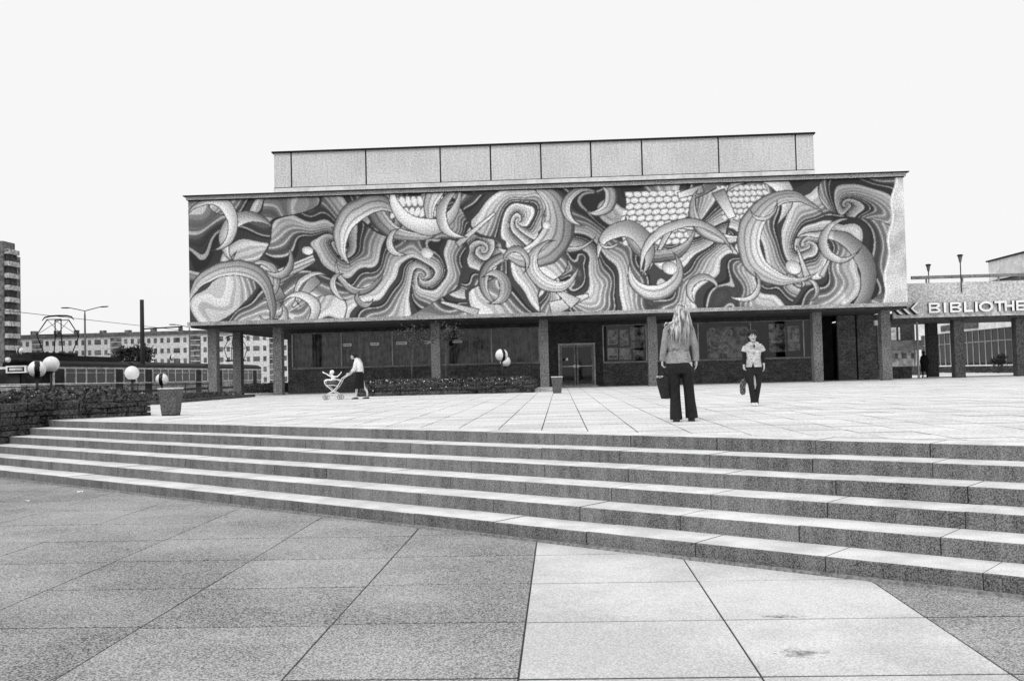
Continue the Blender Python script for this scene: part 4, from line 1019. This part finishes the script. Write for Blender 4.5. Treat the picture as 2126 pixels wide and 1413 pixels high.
j.loft([(-.012, 0, .845, .188, .125), (-.010, 0, .93, .176, .125), (-.004, 0, 1.04, .148, .112), (0, 0, 1.14, .160, .118), (0, 0, 1.27, .180, .122), (.0, 0, 1.37, .190, .112), (.005, 0, 1.425, .155, .09), (.01, 0, 1.46, .085, .072)], 24)
j.tube([(-.135, 0, 1.385), (-.172, 0, 1.33), (-.208, -.01, 1.13), (-.225, 0, 1.05), (-.248, .02, .885)], [.050, .056, .054, .051, .044], 12)
j.tube([(.14, 0, 1.385), (.178, 0, 1.33), (.220, -.01, 1.13), (.234, 0, 1.05), (.246, .02, .875)], [.050, .056, .054, .051, .044], 12)
for k in range(26):                                        # folds
    z = random.uniform(.9, 1.3); x = random.uniform(-.13, .13); j.tube([(x-.06, -.108, z), (x, -.116, z+random.uniform(-.02, .02)), (x+.06, -.106, z+random.uniform(-.03, .03))], [.004, .010, .004], 6)
link('jacket', evalmesh(j, 'jacket', 'jacket', .010, 3), wm)
M('belt_grey', .16, amp=.3, scale=60)
MB().loft([(-.006, 0, 1.022, .156, .120), (-.006, 0, 1.05, .153, .118)], 24, 0, True, False).obj('belt', 'belt_grey', wm)
t_ = MB()
t_.loft([(.0, 0, .70, .182, .125), (.0, 0, .80, .182, .13), (-.006, 0, .88, .172, .12)], 20)
t_.loft([(-.072, .005, .03, .092, .125), (-.075, .0, .12, .088, .112), (-.076, .005, .30, .078, .086), (-.078, .012, .48, .076, .080), (-.082, .008, .62, .086, .097), (-.090, 0, .78, .095, .118)], 20)
t_.loft([(.160, .045, .045, .092, .122), (.154, .045, .14, .087, .112), (.138, .03, .30, .079, .086), (.124, .015, .48, .077, .080), (.112, .008, .62, .085, .097), (.098, 0, .78, .092, .118)], 20)
for k in range(16):
    s = random.choice((-1, 1)); x = -.066 if s < 0 else .14; z = random.uniform(.1, .75); t_.tube([(x+random.uniform(-.05, .05), -.085, z), (x+random.uniform(-.05, .05), -.09, z+.1)], [.005, .008], 5)
link('trousers', evalmesh(t_, 'trousers', 'trousers', .010, 3), wm)
sh = MB()
for xa, y1 in ((-.068, -.02), (.158, .045)): sh.loft([(xa, y1+.03, .0, .048, .13), (xa, y1+.03, .03, .05, .135), (xa, y1+.0, .075, .042, .09)], 14)
sh.obj('shoes', 'shoe_dark', wm)
hr = MB()
hr.loft([(.055, .02, 1.722, .02, .02), (.055, .015, 1.712, .050, .058), (.055, .008, 1.685, .078, .088), (.055, .004, 1.63, .092, .096), (.053, -.01, 1.55, .096, .086), (.042, -.03, 1.46, .104, .075), (.028, -.062, 1.36, .108, .052), (.018, -.09, 1.27, .085, .028), (.018, -.105, 1.20, .05, .012)][::-1], 20)
M('hair_shadow', .11, amp=.3, scale=30)
hr.obj('hair', 'hair_shadow', wm)
hs_ = MB()
for k in range(300):
    a = random.uniform(-1.75, 1.75); sn, cs = math.sin(a), math.cos(a); n1 = random.gauss(0, .012); ze = random.uniform(1.10, 1.30)+.10*abs(sn)**2
    dr = -.05*max(0, -sn)
    pts = [(.055+.035*sn, .02-.035*cs, 1.722), (.055+.080*sn, .012-.085*cs, 1.698), (.055+.100*sn, .006-.112*cs, 1.640), (.053+.108*sn, -.006-.118*cs, 1.555),
           (.045+.124*sn+n1*.5, -.028-.108*cs, 1.46), (.032+.132*sn+n1+dr*.5, -.066-.082*cs, 1.34), (.022+.105*sn+2*n1+dr, -.082-.064*cs, ze)]
    r0h = random.uniform(.004, .0085); hs_.tube(pts, [r0h*.8, r0h, r0h, r0h, r0h, r0h*.9, .002], 5)
hs_.tube([(-.06, -.1, 1.46), (-.15, -.09, 1.43), (-.19, -.09, 1.44), (-.215, -.08, 1.40), (-.20, -.08, 1.37)], [.012, .014, .012, .008, .004], 6)
hs_.obj('hair_strands', 'hair_blond', wm)
bagp = thing('tote_bag', 'dark slouchy tote bag with pale fringe held by the person in the grey jacket', 'bag', None, (wp.x, wp.y, 0))
bb = MB()
bb.loft([(-.215, .03, .335, .062, .05), (-.215, .03, .36, .072, .058), (-.235, .03, .50, .088, .065), (-.245, .03, .62, .100, .055), (-.248, .03, .665, .102, .035)], 14, 0, True, True, .6)
link('bag_body', evalmesh(bb, 'bag_body', 'bag_dark', .012, 3), bagp)
hb3 = MB(); hb3.tube([(-.325, .03, .655), (-.30, .03, .74), (-.262, .03, .805), (-.235, .03, .74), (-.18, .03, .66)], .009, 6); hb3.obj('handle', 'bag_dark', bagp)
ff = MB()
for k in range(22): x = -.345+.10*k/22; ff.tube([(x, -.01, .672), (x+random.uniform(-.01, .01), -.02, .672-random.uniform(.01, .035))], .005, 5)
ff.obj('fringe', 'fringe', bagp)

# ---- youth walking towards us, patterned short sleeved shirt
bp = onz(1566.5, 842)
by = thing('person', 'person in patterned short sleeved shirt over dark sleeves walking towards the steps', 'person', None, (bp.x, bp.y, 0))
def C(px, py): return ((px-355)/758., (1280-py)/758.)
b = MB()
b.loft([(.01, 0, .70, .135, .09), (.01, 0, .82, .14, .095), (.01, 0, .92, .115, .085), (.015, 0, 1.06, .135, .095), (.015, 0, 1.18, .145, .09), (.01, 0, 1.24, .10, .07), (.005, -.01, 1.29, .045, .045), (0, -.03, 1.34, .045, .045)])
HC = (-.005, -.05, 1.385)
head(b, HC, -1, 1.02)
b.tube([(-.135, 0, 1.205), (-.165, .01, .98), (-.19, -.03, .80)], [.042, .034, .023], 10); b.tube([(.16, 0, 1.205), (.195, .01, .98), (.205, -.03, .80)], [.042, .034, .023], 10)
hand(b, (-.192, -.03, .81), (1, 0, 0), (0, -1, 0), (-.03, 0, -1), .9, .92); hand(b, (.206, -.03, .81), (-1, 0, 0), (0, -1, 0), (0, -.05, -1), .4, .92)
b.tube([(-.06, 0, .74), (-.04, -.06, .42), (-.035, -.02, .09)], [.075, .048, .036], 10); b.tube([(.08, 0, .74), (.06, -.01, .42), (.03, .02, .09)], [.075, .048, .036], 10)
link('body', evalmesh(b, 'body', 'skin', .008, 4), by); face_bits(by, HC, -1, 1.02)
u = MB(); u.loft([(.01, 0, .76, .142, .10), (.01, 0, .92, .128, .092), (.012, 0, 1.1, .146, .102), (.01, 0, 1.23, .11, .08), (.005, -.008, 1.285, .05, .05)], 18)
u.tube([(-.13, 0, 1.21), (-.168, .01, .98), (-.190, -.028, .82)], [.046, .042, .032], 10); u.tube([(.155, 0, 1.21), (.198, .01, .98), (.206, -.028, .84)], [.046, .042, .032], 10)
link('undershirt', evalmesh(u, 'undershirt', 'knit_dark', .010, 3), by)
s_ = MB(); s_.loft([(.012, 0, .765, .162, .116), (.012, 0, .85, .15, .11), (.012, 0, .94, .138, .104), (.014, 0, 1.06, .152, .114), (.014, 0, 1.17, .164, .112), (.012, 0, 1.225, .14, .092), (.01, -.005, 1.262, .075, .068)], 22)
s_.tube([(-.11, 0, 1.205), (-.145, 0, 1.16), (-.176, .005, 1.075)], [.045, .052, .060], 12); s_.tube([(.135, 0, 1.205), (.172, 0, 1.16), (.203, .005, 1.075)], [.045, .052, .060], 12)
for k in range(18): z = random.uniform(.82, 1.15); x = random.uniform(-.09, .12); s_.tube([(x-.04, -.10, z), (x, -.108, z+.01), (x+.04, -.10, z-.01)], [.004, .008, .004], 5)
link('shirt', evalmesh(s_, 'shirt', 'shirt_print', .010, 3), by)
cl = MB()
for s in (-1, 1): cl.add([(.005+s*.03, -.075, 1.27), (.005+s*.10, -.075, 1.25), (.005+s*.085, -.112, 1.175), (.005+s*.012, -.108, 1.20), (.005+s*.03, -.06, 1.285), (.005+s*.11, -.05, 1.255), (.005+s*.09, -.10, 1.18), (.005+s*.015, -.095, 1.205)], [(0, 1, 2, 3), (4, 7, 6, 5), (0, 4, 5, 1), (1, 5, 6, 2), (2, 6, 7, 3), (3, 7, 4, 0)])
cl.obj('collar', 'shirt_print', by)
MB().add([(-.012, -.112, 1.205), (.03, -.112, 1.205), (.008, -.122, 1.12), (-.012, -.09, 1.205), (.03, -.09, 1.205), (.008, -.095, 1.12)], [(0, 2, 1), (3, 4, 5), (0, 1, 4, 3), (1, 2, 5, 4), (2, 0, 3, 5)]).obj('neck_opening', 'knit_dark', by)
MB().add([(-.055, -.118, .76), (-.005, -.121, .76), (-.02, -.118, .86), (-.055, -.09, .76), (-.005, -.09, .76), (-.02, -.09, .86)], [(0, 1, 2), (3, 5, 4), (0, 3, 4, 1), (1, 4, 5, 2), (2, 5, 3, 0)]).obj('hem_opening', 'knit_dark', by)
t_ = MB(); t_.loft([(.01, 0, .62, .150, .105), (.01, 0, .72, .152, .108), (.01, 0, .80, .146, .10)], 20)
t_.loft([(-.028, -.02, .055, .052, .075), (-.03, -.03, .12, .050, .07), (-.062, -.06, .40, .062, .072), (-.072, -.03, .56, .074, .088), (-.074, 0, .72, .088, .105)], 18)
t_.loft([(.035, .02, .03, .052, .075), (.04, .02, .12, .050, .07), (.082, .0, .40, .062, .072), (.090, 0, .56, .074, .088), (.092, 0, .72, .088, .105)], 18)
link('trousers', evalmesh(t_, 'trousers', 'trousers', .010, 3), by)
for nm, x, y in (('shoe', -.035, -.05), ('shoe', .02, -.02)): MB().loft([(x, y-.04, 0, .040, .115), (x, y-.04, .025, .043, .12), (x, y-.02, .05, .038, .09), (x, y+.03, .075, .03, .04)], 14).obj(nm, 'shoe_light', by)
hb4 = MB(); hb4.loft([(HC[0], .0, 1.27, .06, .05), (HC[0], -.01, 1.32, .083, .072), (HC[0], -.018, 1.37, .092, .082), (HC[0], -.040, 1.415, .092, .093), (HC[0], -.045, 1.46, .085, .092), (HC[0], -.045, 1.495, .062, .07), (HC[0], -.045, 1.508, .025, .03)], 20)
for k in range(60):
    a = random.uniform(0, 6.28); hb4.tube([(HC[0]+.05*math.cos(a), -.045+.05*math.sin(a), 1.50), (HC[0]+.095*math.cos(a), -.04+.10*math.sin(a), 1.44), (HC[0]+.090*math.cos(a), -.035+.098*math.sin(a), 1.385+random.uniform(-.01, .015) if math.sin(a) < -.3 else 1.31)], [.008, .010, .004], 5)
hb4.obj('hair', 'hair_dark', by)
rb_ = thing('duffel_bag', 'long dark patterned duffel bag hanging from the hand of the youth in the patterned shirt', 'bag', None, (bp.x, bp.y, 0))
q = MB(); q.tube([(-.195, -.03, .55), (-.21, -.03, .50), (-.225, -.02, .38), (-.225, -.02, .27), (-.22, -.02, .225)], [.03, .052, .058, .058, .035], 14); link('bag_body', evalmesh(q, 'bag_body', 'bag_print', .011, 2), rb_)
MB().tube([(-.235, -.04, .52), (-.215, -.04, .63), (-.194, -.04, .715), (-.178, -.03, .62), (-.17, -.03, .42), (-.19, -.02, .30)], .008, 6).obj('strap', 'bag_dark', rb_)

# ---- woman pushing a stroller towards the left
pp = onz(740, 828); PO = vec(pp.x, pp.y, 0)
def L(px, py): return (px-950)/685., (1270-py)/685.
pw = thing('person', 'person in white blouse and black skirt bending forward to push a stroller', 'person', None, tuple(PO+vec((660+950/11.77-740)/58.2, 0, 0)))
b = MB()
b.tube([(.13, 0, .90), (.15, 0, 1.05), (.12, 0, 1.22), (.06, 0, 1.36), (.0, 0, 1.42), (-.05, 0, 1.47)], [.13, .115, .12, .10, .055, .05], 14)
HC2 = (-.085, 0, 1.515); head(b, HC2, 0., .98, -1.)
for y in (-.17, .17):
    b.tube([(.03, y, 1.33), (-.03, y*1.15, 1.08), (-.22, y*.9, .885)], [.045, .038, .025], 10); hand(b, (-.225, y*.9, .885), (0, -y, 0), (0, 0, 1), (-1, 0, -.2), 1.1)
b.tube([(.16, .07, .80), (.25, .07, .42), (.355, .07, .25), (.36, .07, .10)], [.075, .05, .042, .032], 10); b.tube([(.08, -.07, .80), (.02, -.07, .42), (-.01, -.07, .10)], [.075, .05, .032], 10)
b.tube([(.365, .07, .07), (.33, .07, .035), (.26, .07, .03)], [.035, .035, .025], 8); b.tube([(.02, -.07, .06), (-.03, -.07, .035), (-.12, -.07, .03)], [.035, .035, .025], 8)
link('body', evalmesh(b, 'body', 'skin', .009, 4), pw); face_bits(pw, HC2, 0., .98, -1.)
bl = MB(); bl.loft([(.125, 0, .955, .125, .165), (.135, 0, 1.05, .118, .16), (.115, 0, 1.18, .12, .185), (.07, 0, 1.30, .112, .195), (.03, 0, 1.38, .085, .15), (.0, 0, 1.43, .055, .08)], 20)
for y in (-.17, .17): bl.tube([(.04, y, 1.34), (.0, y*1.1, 1.22), (-.03, y*1.15, 1.08), (-.13, y, .965)], [.06, .058, .054, .046], 12)
link('blouse', evalmesh(bl, 'blouse', 'blouse', .012, 3), pw)
sk = MB(); sk.loft([(.05, 0, .36, .215, .22), (.06, 0, .42, .21, .215), (.10, 0, .70, .165, .19), (.125, 0, .90, .135, .165), (.13, 0, .985, .115, .15)], 24)
link('skirt', evalmesh(sk, 'skirt', 'skirt', .012, 2), pw)
for x, y in ((.31, .07), (-.05, -.07)): MB().loft([(x, y, 0, .12, .04), (x, y, .03, .125, .043), (x+.05, y, .06, .07, .035)], 12).obj('shoe', 'shoe_dark', pw)
hh = MB(); hh.loft([(HC2[0]+.06, 0, 1.44, .05, .06), (HC2[0]+.045, 0, 1.49, .085, .085), (HC2[0]+.025, 0, 1.55, .105, .092), (HC2[0]+.012, 0, 1.60, .095, .085), (HC2[0]+.01, 0, 1.635, .055, .05), (HC2[0]+.01, 0, 1.645, .02, .02)], 18); hh.obj('hair', 'hair_dark', pw)
# stroller, origin under the middle of the seat
sx = PO.x+(660+390/11.77-740)/58.2
pr = thing('stroller', 'pale tubular stroller with crossed legs and small double wheels pushed by a person', 'stroller', None, (sx, PO.y, 0))
def S_(px, py): return (px-390)/685., (1285-py)/685.
fr_ = MB()
for y in (-.17, .17):
    def P3(*pts): return [(S_(a, c)[0], y, S_(a, c)[1]) for a, c in pts]
    fr_.tube(P3((250, 1150), (400, 1080), (510, 975), (580, 860), (615, 785), (700, 725), (800, 690)), .016, 7)
    fr_.tube(P3((520, 1150), (400, 1080), (300, 990), (240, 940), (200, 880), (195, 835), (230, 800), (280, 795)), .016, 7)
    fr_.tube(P3((250, 942), (380, 938), (510, 955)), .013, 7); fr_.tube(P3((410, 795), (480, 800), (545, 820), (585, 850)), .014, 7)
    fr_.tube(P3((215, 1215), (270, 1160), (440, 1150), (560, 1215)), .012, 7); fr_.tube(P3((270, 1225), (500, 1225)), .012, 7)
h0 = S_(800, 690); fr_.tube([(h0[0], -.17, h0[1]), (h0[0]-.0, 0, h0[1]+.005), (h0[0], .17, h0[1])], .016, 7)
for px, py in ((400, 1080), (200, 880), (580, 860)): a = S_(px, py); fr_.tube([(a[0], -.17, a[1]), (a[0], .17, a[1])], .010, 6)
fr_.obj('frame', 'pram_tube', pr)
a0 = S_(205, 860); a1 = S_(575, 860)
seat = MB(); seat.loft([(0, 0, S_(390, 960)[1], .17, .12), (0, 0, S_(390, 900)[1], .23, .155), (0, 0, S_(390, 830)[1], .265, .16), (0, 0, S_(390, 825)[1], .25, .15), (0, 0, S_(390, 880)[1], .2, .12)], 18); seat.obj('seat', 'pram_cloth', pr)
M('tyre_grey', .22, amp=.2)
for px in (205, 560):
    c = S_(px, 1228)
    for y in (-.19, .19):
        mw = MB(); mw.tube([(c[0]+.074*math.cos(a*math.pi/9), y, .086+.074*math.sin(a*math.pi/9)) for a in range(19)], .012, 7, 0, True, False); mw.tube([(c[0], y-.015, .086), (c[0], y+.015, .086)], .02, 8)
        for a in range(4): mw.tube([(c[0], y, .086), (c[0]+.07*math.cos(a*math.pi/2), y, .086+.07*math.sin(a*math.pi/2))], .006, 5)
        mw.obj('wheel', 'tyre_grey', pr)
    MB().tube([(c[0], -.19, .086), (c[0], .19, .086)], .008, 6).obj('axle', 'pram_tube', pr)
ch = thing('person', 'small child in white sitting in the stroller with arms stretched out', 'person', None, (sx, PO.y, 0))
b = MB(); zc = S_(0, 800)[1]
b.loft([(.0, 0, zc-.10, .09, .08), (-.0, 0, zc, .085, .075), (-.01, 0, zc+.10, .075, .08), (-.03, 0, zc+.14, .035, .035), (-.05, 0, zc+.17, .03, .03)]); head(b, (-.06, 0, zc+.235), .0, .72, -1.)
b.tube([(.03, 0, zc+.10), (.14, 0, zc+.09), (.20, .0, zc+.145), (.255, 0, zc+.20)], [.028, .025, .022, .016], 8); b.tube([(-.06, -.05, zc+.10), (-.16, -.08, zc+.155), (-.22, -.09, zc+.20), (-.30, -.09, zc+.235)], [.032, .026, .022, .018], 8)
hand(b, (.25, 0, zc+.195), (0, -1, 0), (0, 0, 1), (.6, 0, .7), .3, .6); hand(b, (-.29, -.09, zc+.235), (0, 1, 0), (0, 0, 1), (-1, 0, .4), .3, .6)
b.tube([(-.02, -.05, zc-.05), (-.18, -.06, zc-.02), (-.30, -.06, zc-.06)], [.05, .04, .03], 8); b.tube([(-.02, .05, zc-.05), (-.18, .06, zc-.02), (-.30, .06, zc-.06)], [.05, .04, .03], 8)
link('body', evalmesh(b, 'body', 'blouse', .009, 3), ch)
MB().loft([(-.045, 0, zc+.20, .06, .065), (-.035, 0, zc+.27, .075, .07), (-.04, 0, zc+.32, .05, .045), (-.04, 0, zc+.33, .02, .02)], 14).obj('bonnet', 'blouse', ch)
face_bits(ch, (-.06, 0, zc+.235), 0., .72, -1.)

# ---- dark figure beyond the library columns
dp = vec(ony(1920, 780, 53.6).x, 53.6, .0)
df = thing('person', 'person in long black coat walking between the library columns', 'person', None, tuple(dp)); df.scale = (.95, .95, .91)
b = MB(); b.loft([(0, 0, .62, .15, .11), (0, 0, .85, .15, .11), (0, 0, 1.05, .13, .1), (0, 0, 1.22, .16, .105), (0, 0, 1.30, .09, .07), (-.01, 0, 1.35, .045, .045), (-.02, 0, 1.40, .045, .045)])
head(b, (-.025, .0, 1.435), 1., .92)
b.tube([(-.07, 0, .7), (-.08, .05, .38), (-.10, .0, .08)], [.08, .05, .038], 8); b.tube([(.07, 0, .7), (.10, -.02, .38), (.15, -.02, .08)], [.08, .05, .038], 8)
b.tube([(-.15, 0, 1.2), (-.19, 0, .95), (-.18, .05, .76)], [.045, .038, .026], 8); b.tube([(.15, 0, 1.2), (.20, 0, .95), (.21, .05, .76)], [.045, .038, .026], 8)
hand(b, (-.18, .05, .77), (1, 0, 0), (0, 1, 0)); hand(b, (.21, .05, .77), (-1, 0, 0), (0, 1, 0))
for x, y in ((-.10, .05), (.15, .03)): b.tube([(x, y-.06, .045), (x, y+.08, .035)], [.04, .035], 8)
link('body', evalmesh(b, 'body', 'trousers', .011, 4), df)
c_ = MB(); c_.loft([(0, 0, .36, .205, .17), (0, 0, .6, .19, .15), (0, 0, .9, .165, .125), (0, 0, 1.1, .17, .12), (0, 0, 1.23, .175, .115), (0, 0, 1.31, .09, .075)], 20)
c_.tube([(-.14, 0, 1.22), (-.195, 0, .95), (-.185, .05, .79)], [.06, .055, .045], 10); c_.tube([(.14, 0, 1.22), (.205, 0, .95), (.215, .05, .79)], [.06, .055, .045], 10)
link('coat', evalmesh(c_, 'coat', 'coat_black', .012, 3), df)
MB().loft([(-.025, -.01, 1.40, .09, .10), (-.025, -.005, 1.47, .098, .105), (-.025, 0, 1.53, .08, .085), (-.025, 0, 1.555, .03, .03)], 16).obj('hair', 'hair_dark', df)

# ================================================================== SMALL LITTER
def scrap(px, py, z, s, lab):
    p = onz(px, py, z); mb = MB(); n = 5; vs = []
    for i in range(n):
        for k in range(n): vs.append((s*(i/(n-1)-.5)+random.uniform(-.1, .1)*s, s*.7*(k/(n-1)-.5)+random.uniform(-.1, .1)*s, .004+random.random()**2*s*.22))
    for i in range(n):
        for k in range(n): vs.append((vs[i*n+k][0], vs[i*n+k][1], max(0., vs[i*n+k][2]-.003)))
    N = n*n; fs = [(i*n+k, (i+1)*n+k, (i+1)*n+k+1, i*n+k+1) for i in range(n-1) for k in range(n-1)]; fs += [tuple(N+a for a in f[::-1]) for f in fs]
    mb.add(vs, fs); tag(mb.obj('paper_scrap', 'paper', None, (p.x, p.y, z+.001)), lab, 'litter')
scrap(210, 905.5, LOW+4*RIS, .13, 'crumpled white paper lying on a stone step tread')
scrap(167, 1021, LOW, .07, 'white paper scrap on dark paving near the lowest step')
scrap(2078, 1096.5, LOW+2*RIS, .05, 'tiny white paper scrap at the back of a step tread')
scrap(57, 1040, LOW, .07, 'flat pale paper strip on the dark paving slabs')
